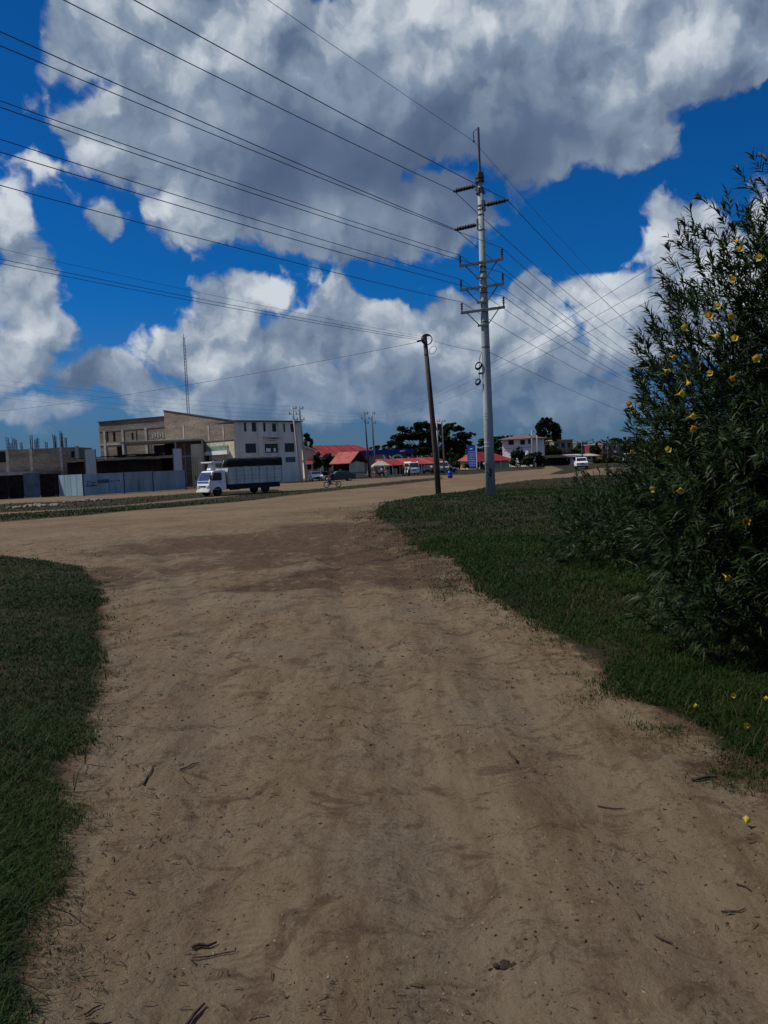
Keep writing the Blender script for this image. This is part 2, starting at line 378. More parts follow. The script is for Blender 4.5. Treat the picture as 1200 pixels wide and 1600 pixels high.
# ------------------------------------------------------------------ ground: one sheet to the horizon
def ground_material():
    M = bpy.data.materials.new('earth'); M.use_nodes = True; nt = M.node_tree; N = nt.nodes; L = nt.links; b = N['Principled BSDF']
    b.inputs['Roughness'].default_value = 0.95; b.inputs['Specular IOR Level'].default_value = 0.15
    tc = N.new('ShaderNodeTexCoord').outputs['Object']
    def noise(sc, det=6, ro=0.6, vec=None, dist=0.0):
        n = N.new('ShaderNodeTexNoise'); n.inputs['Scale'].default_value = sc; n.inputs['Detail'].default_value = det; n.inputs['Roughness'].default_value = ro
        n.inputs['Distortion'].default_value = dist
        L.new(vec or tc, n.inputs['Vector']); return n.outputs[0]
    def mr(x, a, b_, c=0.0, d=1.0):
        n = N.new('ShaderNodeMapRange'); n.interpolation_type = 'SMOOTHSTEP'; L.new(x, n.inputs[0])
        for i, v in enumerate((a, b_, c, d)): n.inputs[i+1].default_value = v
        return n.outputs[0]
    def mix(f, a, b_, bl='MIX'):
        n = N.new('ShaderNodeMix'); n.data_type = 'RGBA'; n.blend_type = bl
        for i, v in ((0, f), (6, a), (7, b_)):
            if hasattr(v, 'node'): L.new(v, n.inputs[i])
            else: n.inputs[i].default_value = v if not isinstance(v, tuple) else (*v, 1)
        return n.outputs[2]
    def mth(op, a, b_=None):
        n = N.new('ShaderNodeMath'); n.operation = op
        for i, v in enumerate((a, b_)):
            if v is None: continue
            if hasattr(v, 'node'): L.new(v, n.inputs[i])
            else: n.inputs[i].default_value = v
        return n.outputs[0]
    def attr(nm):
        a = N.new('ShaderNodeAttribute'); a.attribute_name = nm; return a.outputs['Fac']
    g = attr('grass'); md = attr('mud'); rd = attr('road'); tr = attr('track')
    mp = N.new('ShaderNodeMapping'); mp.inputs['Scale'].default_value = (3.2, 0.55, 1); mp.inputs['Rotation'].default_value = (0, 0, R(14)); L.new(tc, mp.inputs[0])
    stk = mth('ADD', mth('MULTIPLY', noise(1.4, 8, 0.62, mp.outputs[0], 0.4), .55), mth('MULTIPLY', noise(4.2, 6, 0.6, mp.outputs[0], 0.2), .45))
    c = mix(mr(noise(0.55, 7, 0.6), 0.36, 0.66), (0.142, 0.101, 0.060), (0.142, 0.114, 0.079))       # warm and grey earth
    c = mix(mth('MULTIPLY', mr(stk, 0.47, 0.62), 0.75), c, (0.176, 0.138, 0.092))                    # dusty streaks along the track
    c = mix(mth('MULTIPLY', mr(stk, 0.50, 0.38), 0.60), c, (0.092, 0.058, 0.034))
    c = mix(mth('MULTIPLY', mr(noise(1.3, 7, 0.66, dist=0.8), 0.52, 0.68), 0.40), c, (0.088, 0.057, 0.034))   # damp brown
    c = mix(mth('MULTIPLY', tr, 0.40), c, (0.150, 0.116, 0.080))
    fine = noise(38, 8, 0.75)
    ptch = mr(noise(0.9, 5, 0.6, dist=0.5), 0.42, 0.62)
    c = mix(mth('MULTIPLY', mr(fine, 0.54, 0.70), mth('MULTIPLY', ptch, 0.65)), c, (0.058, 0.038, 0.024))   # crumbs
    c = mix(mth('MULTIPLY', mr(noise(110, 4, 0.6), 0.57, 0.72), 0.45), c, (0.215, 0.165, 0.110))      # pale grit
    cl = noise(6.0, 11, 0.78, dist=1.6); cl2 = noise(19, 9, 0.76, dist=1.0)
    c = mix(mth('MULTIPLY', mr(cl2, 0.56, 0.64), mth('MULTIPLY', ptch, 0.75)), c, (0.060, 0.038, 0.022))
    c = mix(mth('MULTIPLY', mr(cl, 0.57, 0.64), 0.7), c, (0.055, 0.034, 0.020))                       # litter and clods
    mdm = mth('MULTIPLY', md, mr(noise(3.4, 11, 0.80, dist=.8), 0.33, 0.56, 0.08, 1.0))
    c = mix(mth('MULTIPLY', mr(mdm, 0.06, 0.46), 0.92), c, mix(mr(noise(22, 9, .78), .42, .58), (0.040, 0.024, 0.014), (0.088, 0.055, 0.032)))                     # dark damp clay
    c = mix(mth('MULTIPLY', rd, .9), c, mix(mr(noise(0.25, 7, 0.6), 0.38, 0.64), (0.170, 0.124, 0.080), (0.125, 0.085, 0.052)))
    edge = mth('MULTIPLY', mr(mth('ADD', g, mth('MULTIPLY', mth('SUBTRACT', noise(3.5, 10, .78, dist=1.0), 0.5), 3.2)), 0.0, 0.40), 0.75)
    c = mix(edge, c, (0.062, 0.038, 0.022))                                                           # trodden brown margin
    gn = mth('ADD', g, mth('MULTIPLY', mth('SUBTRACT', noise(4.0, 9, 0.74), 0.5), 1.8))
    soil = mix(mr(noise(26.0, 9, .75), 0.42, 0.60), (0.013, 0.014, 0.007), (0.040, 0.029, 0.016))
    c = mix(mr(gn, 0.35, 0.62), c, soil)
    L.new(c, b.inputs['Base Color'])
    wv = N.new('ShaderNodeTexWave'); wv.wave_type = 'BANDS'; wv.bands_direction = 'Y'; wv.inputs['Scale'].default_value = 7.5; wv.inputs['Distortion'].default_value = 5.0; wv.inputs['Detail'].default_value = 3; wv.inputs['Detail Scale'].default_value = 2.0
    L.new(tc, wv.inputs[0]); tdm = mth('MULTIPLY', attr('tread'), mr(noise(2.1, 6, .6), .36, .56))
    wvt = mth('MULTIPLY', tdm, mr(wv.outputs[1], .25, .75))
    c = mix(mth('MULTIPLY', wvt, 0.28), c, (0.055, 0.040, 0.027)); c = mix(mth('MULTIPLY', mth('SUBTRACT', tdm, wvt), 0.3), c, (0.175, 0.140, 0.100))
    L.new(c, b.inputs['Base Color'])
    bp = N.new('ShaderNodeBump'); bp.inputs['Strength'].default_value = 0.85; bp.inputs['Distance'].default_value = 0.035
    hsum = mth('SUBTRACT', mth('ADD', mth('MULTIPLY', noise(14, 9, 0.7), 1.0), mth('MULTIPLY', fine, 0.45)), mth('MULTIPLY', wvt, .18))
    L.new(hsum, bp.inputs['Height']); L.new(bp.outputs[0], b.inputs['Normal'])
    return M
EARTH = ground_material()
def build_ground():
    an = np.concatenate([np.linspace(-180, -46, 40)[:-1], np.linspace(-46, 46, 500), np.linspace(46, 180, 40)[1:]])*math.pi/180
    rr = np.concatenate([np.geomspace(0.6, 70, 520)[:-1], np.geomspace(70, 400, 60)[:-1], np.geomspace(400, 9000, 30)])
    A, Rr = np.meshgrid(an, rr); x = Rr*np.sin(A); y = Rr*np.cos(A)-0.3
    z, g, md, tr = h_full(x, y)
    far = np.maximum.reduce([poly_sd(x, y, p) for p in (VERGE1, VERGE2, VERGE3, VERGE4)])
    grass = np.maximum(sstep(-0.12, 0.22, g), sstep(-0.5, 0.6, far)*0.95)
    # far plain is green-brown
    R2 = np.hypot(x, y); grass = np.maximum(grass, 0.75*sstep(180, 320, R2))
    road = sstep(-1.0, 1.5, poly_sd(x, y, ROADP))*(1-sstep(-.3, .3, g)) + 0.55*sstep(52, 70, R2)
    road = np.clip(road, 0, 1)*(1-grass)
    nr, na = x.shape; idx = np.arange(nr*na).reshape(nr, na)
    f = np.stack([idx[:-1, :-1], idx[:-1, 1:], idx[1:, 1:], idx[1:, :-1]], -1).reshape(-1, 4)[:, ::-1]
    V = np.stack([x, y, z], -1).reshape(-1, 3)
    td = np.zeros(x.shape)
    for ctl, wd, am in TREADS:
        for (p, q) in zip(ctl[:-1], ctl[1:]):
            ex, ey = q[0]-p[0], q[1]-p[1]; t = np.clip(((x-p[0])*ex+(y-p[1])*ey)/(ex*ex+ey*ey), 0, 1)
            td = np.maximum(td, am*(1-sstep(wd*.75, wd, np.hypot(x-p[0]-ex*t, y-p[1]-ey*t))))
    at_ = dict(tread=td.ravel(), grass=grass.ravel(), mud=md.ravel(), road=road.ravel(), track=tr.ravel())
    me = np_mesh('ground', V, f, EARTH, True, at_)
    o = link('ground', me); tag(o, 'bare brown earth of the track, road and grassy verges', None, None, 'structure')
    return o
GROUND = build_ground()

# ------------------------------------------------------------------ grass
def leaf_mat(name, c1, c2, rough=0.55, trans=0.25, spec=0.25, scale=1.2):
    M = bpy.data.materials.new(name); M.use_nodes = True; nt = M.node_tree; N = nt.nodes; L = nt.links; b = N['Principled BSDF']
    b.inputs['Roughness'].default_value = rough; b.inputs['Specular IOR Level'].default_value = spec
    a = N.new('ShaderNodeAttribute'); a.attribute_name = 'tone'
    mx = N.new('ShaderNodeMix'); mx.data_type = 'RGBA'; L.new(a.outputs['Fac'], mx.inputs[0]); mx.inputs[6].default_value = (*c1, 1); mx.inputs[7].default_value = (*c2, 1)
    L.new(mx.outputs[2], b.inputs['Base Color'])
    if trans:
        t = N.new('ShaderNodeBsdfTranslucent'); L.new(mx.outputs[2], t.inputs[0]); ms = N.new('ShaderNodeMixShader'); ms.inputs[0].default_value = trans
        L.new(b.outputs[0], ms.inputs[1]); L.new(t.outputs[0], ms.inputs[2]); L.new(ms.outputs[0], N['Material Output'].inputs[0])
    return M
GRASS = leaf_mat('grass_blade', (0.009, 0.027, 0.004), (0.031, 0.058, 0.008), 0.6, 0.3, 0.15)
DRYG = leaf_mat('dry_grass', (0.07, 0.06, 0.022), (0.13, 0.105, 0.05), 0.7, 0.3, 0.15)
def blades(x, y, z, hgt, wid, lean=0.5, tone=None):
    """3-segment curved blades -> verts, tri/quads as 3 quads (last degenerate-free: 2 quads + tip tri stored as quads)"""
    n = len(x); th = RNG.uniform(0, 2*math.pi, n); ln = RNG.uniform(0.15, 1.0, n)*lean*hgt
    bend = RNG.uniform(0.5, 1.0, n); dx = np.cos(th); dy = np.sin(th); sx = -dy*wid*0.5; sy = dx*wid*0.5
    P0 = np.stack([x, y, z-0.01], 1)
    P1 = P0+np.stack([dx*ln*0.25, dy*ln*0.25, hgt*0.55], 1)
    P2 = P0+np.stack([dx*ln, dy*ln, hgt*(1.0-0.25*bend)], 1)
    S = np.stack([sx, sy, np.zeros(n)], 1)
    V = np.stack([P0-S, P0+S, P1-S*0.8, P1+S*0.8, P2], 1).reshape(-1, 3)
    b = (np.arange(n)*5)[:, None]
    T = np.concatenate([b+np.array([[0, 1, 3]]), b+np.array([[0, 3, 2]]), b+np.array([[2, 3, 4]])], 0)
    t = tone if tone is not None else RNG.uniform(0, 1, n)
    return V, T, np.repeat(t, 5)
def scatter(poly, n, rmin, rmax, edge=0.25, clump=1.2, thr=0.0, band=None):
    """points spread evenly in the picture's sense: density falls with distance"""
    P = np.array(poly); out = [];
    a0, a1 = -50*math.pi/180, 50*math.pi/180
    m = n*(30 if band else 6)
    a = RNG.uniform(a0, a1, m); r = np.exp(RNG.uniform(math.log(rmin), math.log(rmax), m))
    x = r*np.sin(a); y = r*np.cos(a)
    sd_ = poly_sd(x, y, poly); nz = fbm(x*clump, y*clump, 4, 77)
    ok = sd_+ (nz-0.47)*edge*5 > 0
    if band:
        dd = sd_/np.maximum(1, r/7); fr = np.clip(1-np.abs(dd-.02)/band, 0, 1)
        ok = RNG.uniform(0, 1, m) < fr**1.6*np.clip((nz-.42)*9, 0, 1)
        x, y = x[ok][:n], y[ok][:n]; return x, y
    ok &= RNG.uniform(0, 1, m) < np.clip(0.62+ (nz-0.30-thr*3.2)*2.6, 0.0, 1)*np.clip((sd_+0.4)/0.6, 0.15, 1)
    x, y = x[ok][:n], y[ok][:n]; return x, y
def grass_patch(poly, n, rmin, rmax, h0, h1, w0, label, edge=0.25, mtl=None, clump=1.2, thr=0.0, lean=0.8, hfar=0.0, band=None):
    x, y = scatter(poly, n, rmin, rmax, edge, clump, thr, band)
    z = h_full(x, y)[0]; r = np.hypot(x, y)
    sz = fbm(x*0.9+40, y*0.9, 3, 55)
    hg = RNG.uniform(h0, h1, len(x))*(0.45+1.1*sz)*(1+hfar*np.clip((r-12)/30, 0, 1)); wd = w0*np.clip(r/4.0, .8, 9)*RNG.uniform(.6, 1.2, len(x))
    tone = np.clip(fbm(x*0.6, y*0.6, 3, 99)*1.3-0.2+RNG.normal(0, 0.25, len(x)), 0, 1)
    V, T, t = blades(x, y, z, hg, wd, lean, tone)
    o = link('grass', np_mesh('grass', V, T, mtl or GRASS, False, dict(tone=t)))
    tag(o, label, None, None, 'stuff'); return o
grass_patch(LEFT, 165000, 1.6, 30, 0.022, 0.085, 0.0050, 'dark green grass at the left edge of the track', 0.11, clump=1.9, lean=1.6)
grass_patch(RIGHT, 150000, 4, 16, 0.025, 0.095, 0.0050, 'dark grass on the right bank of the track', 0.13, clump=1.3, lean=1.5)
grass_patch(RIGHT, 100000, 12, 110, 0.05, 0.12, 0.0054, 'dark grass around the two power poles', 0.5, clump=0.8, lean=1.2)
grass_patch(VERGE1, 14000, 30, 140, 0.05, 0.16, 0.006, 'low grass strip along the far road edge', 0.6, clump=0.4)
grass_patch(VERGE2, 12000, 30, 120, 0.05, 0.22, 0.006, 'weedy grass strip beside the blue fence', 0.6, clump=0.4)
grass_patch(VERGE3, 6000, 60, 200, 0.06, 0.2, 0.006, 'grass patch by the parked white pickup', 0.9, clump=0.3)
grass_patch(VERGE4, 6000, 60, 200, 0.06, 0.25, 0.006, 'grass strip in front of the petrol station', 0.6, clump=0.3)
DRYP = gp([(-200,850),(0,838),(90,842),(170,850),(158,890),(60,882),(0,872),(-200,885)])
grass_patch(DRYP, 9000, 6, 20, 0.015, 0.05, 0.0045, 'thin trampled grass at the track corner', 0.6, DRYG, thr=0.10, lean=1.5)
grass_patch(DRYP, 9000, 6, 20, 0.02, 0.06, 0.0045, 'sparse green tufts at the track corner', 0.6, GRASS, thr=0.12, lean=1.5)
grass_patch(RIGHT, 9000, 4, 30, 0.05, 0.16, 0.0032, 'dry straw stems scattered in the right grass', 0.4, DRYG, clump=0.5, thr=0.12, lean=1.3)
grass_patch(LEFT, 5000, 1.6, 12, 0.03, 0.12, 0.0032, 'dry straw stems scattered in the left grass', 0.3, DRYG, clump=0.7, thr=0.12, lean=1.5)
grass_patch(LEFT, 1500, 1.6, 9, 0.10, 0.22, 0.009, 'broad bending weed blades at the left edge', 0.1, GRASS, clump=1.4, thr=0.12, lean=1.6)
grass_patch(RIGHT, 26000, 4, 30, 0.012, 0.055, 0.0042, 'stray grass tufts fading into the track on the right', 0.62, clump=2.6, lean=1.5, band=.65)
grass_patch(LEFT, 20000, 1.6, 16, 0.010, 0.045, 0.0040, 'stray grass tufts fading into the track on the left', 0.34, clump=3.6, lean=1.5, band=.33)
grass_patch(RIGHT, 9000, 4, 16, 0.010, 0.045, 0.0032, 'dry straw tufts along the right track edge', 0.7, DRYG, clump=2.0, lean=1.8, band=.8)
grass_patch(LEFT, 5000, 1.6, 14, 0.008, 0.03, 0.0030, 'dry straw tufts along the left track edge', 0.7, DRYG, clump=3.0, lean=1.8, band=.30)
STRAW = gp([(760,880),(820,870),(870,885),(860,925),(800,930),(760,905)])
grass_patch(STRAW, 6000, 6, 20, 0.02, 0.07, 0.0036, 'patch of dry straw in the right bank grass', 0.8, DRYG, clump=1.5, lean=1.8)

# ------------------------------------------------------------------ materials for buildings and objects
def brick_mat(name, col, col2, mortar, bw=0.4, bh=0.2, bump=0.4):
    M = bpy.data.materials.new(name); M.use_nodes = True; nt = M.node_tree; N = nt.nodes; L = nt.links; b = N['Principled BSDF']
    b.inputs['Roughness'].default_value = 0.95; b.inputs['Specular IOR Level'].default_value = 0.1
    tc = N.new('ShaderNodeTexCoord'); sp = N.new('ShaderNodeSeparateXYZ'); L.new(tc.outputs['Object'], sp.inputs[0])
    ad = N.new('ShaderNodeMath'); L.new(sp.outputs[0], ad.inputs[0]); L.new(sp.outputs[1], ad.inputs[1])
    cb = N.new('ShaderNodeCombineXYZ'); L.new(ad.outputs[0], cb.inputs[0]); L.new(sp.outputs[2], cb.inputs[1])
    bk = N.new('ShaderNodeTexBrick'); L.new(cb.outputs[0], bk.inputs[0]); bk.inputs['Scale'].default_value = 1.0
    bk.inputs['Brick Width'].default_value = bw; bk.inputs['Row Height'].default_value = bh; bk.inputs['Mortar Size'].default_value = 0.012
    bk.inputs['Color1'].default_value = (*col, 1); bk.inputs['Color2'].default_value = (*col2, 1); bk.inputs['Mortar'].default_value = (*mortar, 1)
    n = N.new('ShaderNodeTexNoise'); n.inputs['Scale'].default_value = 0.55; n.inputs['Detail'].default_value = 8; n.inputs['Roughness'].default_value = .65; L.new(tc.outputs['Object'], n.inputs[0])
    mp = N.new('ShaderNodeMapping'); mp.inputs['Scale'].default_value = (0.35, 0.35, 2.4); L.new(tc.outputs['Object'], mp.inputs[0]); L.new(mp.outputs[0], n.inputs[0])
    r = N.new('ShaderNodeMapRange'); L.new(n.outputs[0], r.inputs[0]); r.inputs[1].default_value = .3; r.inputs[2].default_value = .7; r.inputs[3].default_value = 0.6; r.inputs[4].default_value = 1.3
    v = N.new('ShaderNodeVectorMath'); v.operation = 'SCALE'; L.new(bk.outputs[0], v.inputs[0]); L.new(r.outputs[0], v.inputs['Scale'])
    L.new(v.outputs[0], b.inputs['Base Color'])
    bp = N.new('ShaderNodeBump'); bp.inputs['Strength'].default_value = bump; bp.inputs['Distance'].default_value = .02; bp.invert = True; L.new(bk.outputs['Fac'], bp.inputs['Height']); L.new(bp.outputs[0], b.inputs['Normal'])
    return M
BLOCK = brick_mat('grey_block', (0.27, 0.225, 0.175), (0.19, 0.165, 0.135), (0.13, 0.11, 0.09))
CONC = mat('raw_concrete', (0.34, 0.32, 0.29), 0.9, 0.25, 1.2, 0.3, 12)
CONC_D = mat('dark_concrete', (0.16, 0.15, 0.14), 0.9, 0.3, 1.2, 0.3, 12)
PLASTER = mat('white_plaster', (0.58, 0.58, 0.54), 0.85, 0.14, 0.6, 0.15, 14, streak=(1, 1, .25))
WHITEP = mat('white_wall_paint', (0.72, 0.72, 0.70), 0.8, 0.12, 0.7, 0.1, 10, streak=(1, 1, .3))
CREAM = mat('cream_wall', (0.55, 0.48, 0.36), 0.85, 0.15, 0.7)
GLASS = mat('dark_glass', (0.012, 0.016, 0.022), 0.12, 0.3, 1.0, spec=0.5)
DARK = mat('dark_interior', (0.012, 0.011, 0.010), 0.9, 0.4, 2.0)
DKIRON = mat('blackened_sheet', (0.016, 0.014, 0.013), 0.8, 0.5, 1.6, 0.3, 9, spec=0.1)
FRAMEM = mat('frame_metal', (0.05, 0.05, 0.055), 0.5, 0.3, 4)
BLUEF = mat('pale_blue_sheet', (0.22, 0.33, 0.40), 0.6, 0.18, 0.8, 0.1, 8, streak=(1, 1, .2))
BLUEF2 = mat('grey_blue_sheet', (0.20, 0.28, 0.33), 0.6, 0.18, 0.8, 0.1, 8, streak=(1, 1, .2))
GATEM = mat('steel_blue_gate', (0.07, 0.13, 0.17), 0.5, 0.25, 0.9, 0.1, 8)
PAINTDK = mat('smeared_dark_paint', (0.05, 0.085, 0.13), 0.7, 0.4, 5)
GREYSH = mat('grey_white_sheet', (0.42, 0.45, 0.50), 0.6, 0.12, 0.8)
RUST = mat('rust_red_sheet', (0.17, 0.035, 0.03), 0.6, 0.35, 1.2, 0.2, 10)
REDR = mat('red_roof_sheet', (0.25, 0.022, 0.026), 0.6, 0.35, 0.8, 0.15, 10, streak=(1, .2, .2))
REDR2 = mat('faded_red_roof', (0.30, 0.06, 0.05), 0.6, 0.3, 0.9, 0.15, 10)
PINKR = mat('faded_pink_roof', (0.15, 0.085, 0.08), 0.7, 0.25, 0.8)
BLUEC = mat('blue_fascia', (0.008, 0.020, 0.24), 0.4, 0.1, 1)
BLUES = mat('blue_sign_face', (0.012, 0.05, 0.36), 0.4, 0.1, 1)
WHITEM = mat('white_marks', (0.75, 0.77, 0.8), 0.5, 0.05, 2)
REDM = mat('red_marks', (0.5, 0.03, 0.03), 0.5, 0.1, 2)
WPAINT = mat('white_vehicle_paint', (0.74, 0.75, 0.76), 0.35, 0.08, 1.5, spec=0.5)
BLUEW = mat('blue_sun_strip', (0.012, 0.06, 0.27), 0.3, 0.1, 2, spec=.5)
WSCR = mat('blue_windscreen', (0.006, 0.022, 0.11), 0.06, 0.3, 2, spec=0.8)
RUBBER = mat('tyre_rubber', (0.013, 0.013, 0.014), 0.85, 0.3, 8)
CHASS = mat('chassis_black', (0.015, 0.015, 0.016), 0.7, 0.3, 5)
BEDP = mat('grey_green_panel', (0.50, 0.54, 0.52), 0.65, 0.16, 1.1, 0.1, 9, streak=(1, 1, .3))
BEDR = mat('bed_rib', (0.30, 0.34, 0.33), 0.6, 0.2, 2)
TARP = mat('dark_tarpaulin', (0.010, 0.014, 0.014), 0.75, 0.4, 1.5, 0.4, 5, spec=0.15)
CHROME = mat('bright_metal', (0.6, 0.6, 0.6), 0.3, 0.1, 5, metal=0.7)
LAMPM = mat('headlamp_glass', (0.5, 0.5, 0.48), 0.15, 0.1, 5, spec=.6)
DKCAR = mat('dark_blue_paint', (0.012, 0.02, 0.04), 0.25, 0.2, 2, spec=.6)
SILV = mat('silver_paint', (0.40, 0.42, 0.44), 0.35, 0.1, 2, spec=.5)
POLEC = mat('pole_concrete', (0.30, 0.34, 0.36), 0.9, 0.16, 0.9, 0.3, 20, streak=(3, 3, .35))
STEELD = mat('dark_galvanised', (0.055, 0.065, 0.085), 0.55, 0.25, 3)
INSUL = mat('brown_insulator', (0.030, 0.012, 0.014), 0.45, 0.3, 4)
WIREM = mat('cable', (0.018, 0.020, 0.032), 0.6, 0.2, 3)
WOODP = mat('creosoted_wood', (0.050, 0.042, 0.034), 0.9, 0.35, 2.0, 0.5, 14, streak=(6, 6, .5))
PALEP = mat('weathered_grey_pole', (0.33, 0.31, 0.28), 0.9, 0.2, 1.0, streak=(3, 3, .4))
MASTM = mat('mast_paint', (0.17, 0.14, 0.16), 0.6, 0.2, 1)
TENT = mat('beige_canvas', (0.42, 0.38, 0.31), 0.9, 0.12, 1)
BARREL = mat('blue_plastic', (0.010, 0.03, 0.28), 0.4, 0.15, 3, spec=.5)
YELB = mat('yellow_board', (0.62, 0.38, 0.03), 0.5, 0.1, 2)
BARK = mat('bark', (0.045, 0.036, 0.028), 0.95, 0.35, 3, 0.6, 12)
STONE = mat('pale_rubble', (0.25, 0.215, 0.175), 0.95, 0.3, 3, 0.5, 12)
CLOTH = mat('faded_cloth', (0.25, 0.22, 0.22), 0.95, 0.3, 3)
SKIN = mat('brown_skin', (0.09, 0.05, 0.033), 0.6, 0.1, 5)
TREEL = leaf_mat('tree_leaf', (0.008, 0.019, 0.007), (0.026, 0.044, 0.014), 0.65, 0.15, 0.1)
TREEL2 = leaf_mat('olive_leaf', (0.016, 0.026, 0.009), (0.045, 0.055, 0.018), 0.65, 0.2, 0.15)
CYPL = leaf_mat('cypress_leaf', (0.004, 0.010, 0.005), (0.010, 0.020, 0.009), 0.7, 0.05, 0.1)

class Facade:
    """an upright plane between two ground points; local x runs along it, local y away from the viewer"""
    def __init__(s, pL, YL, pR, YR):
        s.A = on_ground(pL, YL); s.B = on_ground(pR, YR); s.d = (s.B-s.A).to_2d(); s.L = s.d.length
        s.rz = math.atan2(s.d.y, s.d.x); s.u = Vector((s.d.x, s.d.y, 0)).normalized(); s.n = Vector((-s.u.y, s.u.x, 0))
    def uz(s, px, py, dy=0.0):
        r = ray(px, py); o = s.A+s.n*dy; t = (o-CAM).dot(s.n)/r.dot(s.n); p = CAM+r*t-o
        return p.dot(s.u), p.z
    def root(s, name, label, cat, group=None):
        return empty(name, s.A, s.rz, label, cat, group)
def holes_wall(L, z0, z1, holes, y0, y1):
    mb = MB(); us = sorted({0, L, *[h[0] for h in holes], *[h[1] for h in holes]}); zs = sorted({z0, z1, *[h[2] for h in holes], *[h[3] for h in holes]})
    for a, b in zip(us[:-1], us[1:]):
        run = None
        for c, d in zip(zs[:-1], zs[1:]):
            mu, mz = (a+b)/2, (c+d)/2
            if any(h[0] < mu < h[1] and h[2] < mz < h[3] for h in holes):
                if run: mb.box(a, b, y0, y1, *run); run = None
            else: run = (run[0], d) if run else (c, d)
        if run: mb.box(a, b, y0, y1, *run)
    return mb
def add_window(root, h, y, bars=1, gl=None, fm=None, rails=0):
    f = MB(); t = 0.06; u0, u1, z0, z1 = h
    f.box(u0, u1, y, y+.06, z0, z0+t).box(u0, u1, y, y+.06, z1-t, z1).box(u0, u0+t, y, y+.06, z0+t, z1-t).box(u1-t, u1, y, y+.06, z0+t, z1-t)
    for i in range(bars):
        c = u0+(u1-u0)*(i+1)/(bars+1); f.box(c-.025, c+.025, y, y+.05, z0+t, z1-t)
    w = f.build('window', fm or FRAMEM, root)
    MB().box(u0+.01, u1-.01, y+.065, y+.08, z0+.01, z1-.01).build('pane', gl or GLASS, w)
    return w

# ================================================================== buildings on the left
def low_block_building():
    F = Facade(-60, 108, 122, 108); r = F.root('block_building', 'low unfinished grey block building with rods sticking out of its top, far left', 'building')
    zt = F.uz(60, 701)[1]; zs = F.uz(40, 738)[1]; L = F.L
    hs = [(*sorted((F.uz(-20, 700)[0], F.uz(10, 700)[0])), F.uz(5, 722)[1], F.uz(5, 706)[1]), (F.uz(110, 700)[0], F.uz(121, 700)[0]-.15, F.uz(110, 715)[1], F.uz(110, 702)[1]-.3)]
    holes_wall(L, 0, zt, hs, 0, .25).build('wall', BLOCK, r)
    MB().box(0, L, 6, 6.25, 0, zt).box(0, .25, .25, 6, 0, zt).box(L-.25, L, .25, 6, 0, zt).build('rear_wall', BLOCK, r)
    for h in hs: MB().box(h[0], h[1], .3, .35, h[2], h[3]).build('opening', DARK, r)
    for p in (12, 49, 96, 121):
        u = F.uz(p, 720)[0]; MB().box(u-.2, u+.2, -.06, .3, 0, zt+.12).build('column', CONC, r)
    for (p, y) in [(11,682),(16,690),(20,683),(24,685),(33,690),(48,678),(55,686),(58,683),(72,689),(84,678),(86,680),(94,671),(96,676),(102,683)]:
        u, z = F.uz(p, y, .1); mb = MB()
        for dx in (-.1, .1):
            for dy in (0, .2): mb.tube([(u+dx, .05+dy, zt-.1), (u+dx*1.1+RNG.normal(0, .04), .05+dy, z-RNG.uniform(0, .25))], .03, 5)
        for k in range(3): mb.box(u-.13, u+.13, .03, .27, zt+.3+k*.5, zt+.33+k*.5) if zt+.4+k*.5 < z else None
        mb.build('steel_rods', FRAMEM, r)
    u1 = F.uz(95, 738)[0]
    MB().box(0, u1, -9, -.1, zs-.35, zs+.02).build('slab', CONC, r)
    for k in range(4): MB().box(.4+k*u1/4, .75+k*u1/4, -8.9, -8.6, 0, zs-.35).build('post', CONC_D, r)
low_block_building()
def dark_wall_and_gate():
    F = Facade(-60, 86.5, 93, 90); r = F.root('sheet_wall', 'black iron sheet wall left of the pale blue fence', 'fence')
    g0, g1 = F.uz(37, 760)[0], F.uz(63, 760)[0]; zt = F.uz(20, 744)[1]; n = 0; u = 0.0
    while u < F.L-.3:
        e = min(u+1.6, F.L)
        if u < g0 < e: e = g0
        if g0-.01 <= u < g1-.01: u = g1; continue
        MB().box(u+.015, e-.015, -.02+.015*(n % 2), .04+.015*(n % 2), 0.02, zt+RNG.uniform(-.12, .12)).build('sheet', DKIRON, r); u = e; n += 1
    G2 = F.root('sheet_gate', 'dull steel blue sheet gate in the black wall', 'gate')
    z2 = F.uz(50, 739)[1]; mb = MB().box(g0+.03, g1-.03, -.10, -.05, .05, z2); mb.build('door_leaf', GATEM, G2)
    for a in (.2, .8): uu = g0+(g1-g0)*a; MB().box(uu-.05, uu+.05, -.13, -.1, .05, z2-.02).build('brace', GATEM, G2)
    MB().box(g0+.03, g1-.03, -.13, -.103, z2*.55, z2*.55+.08).build('rail', GATEM, G2)
dark_wall_and_gate()
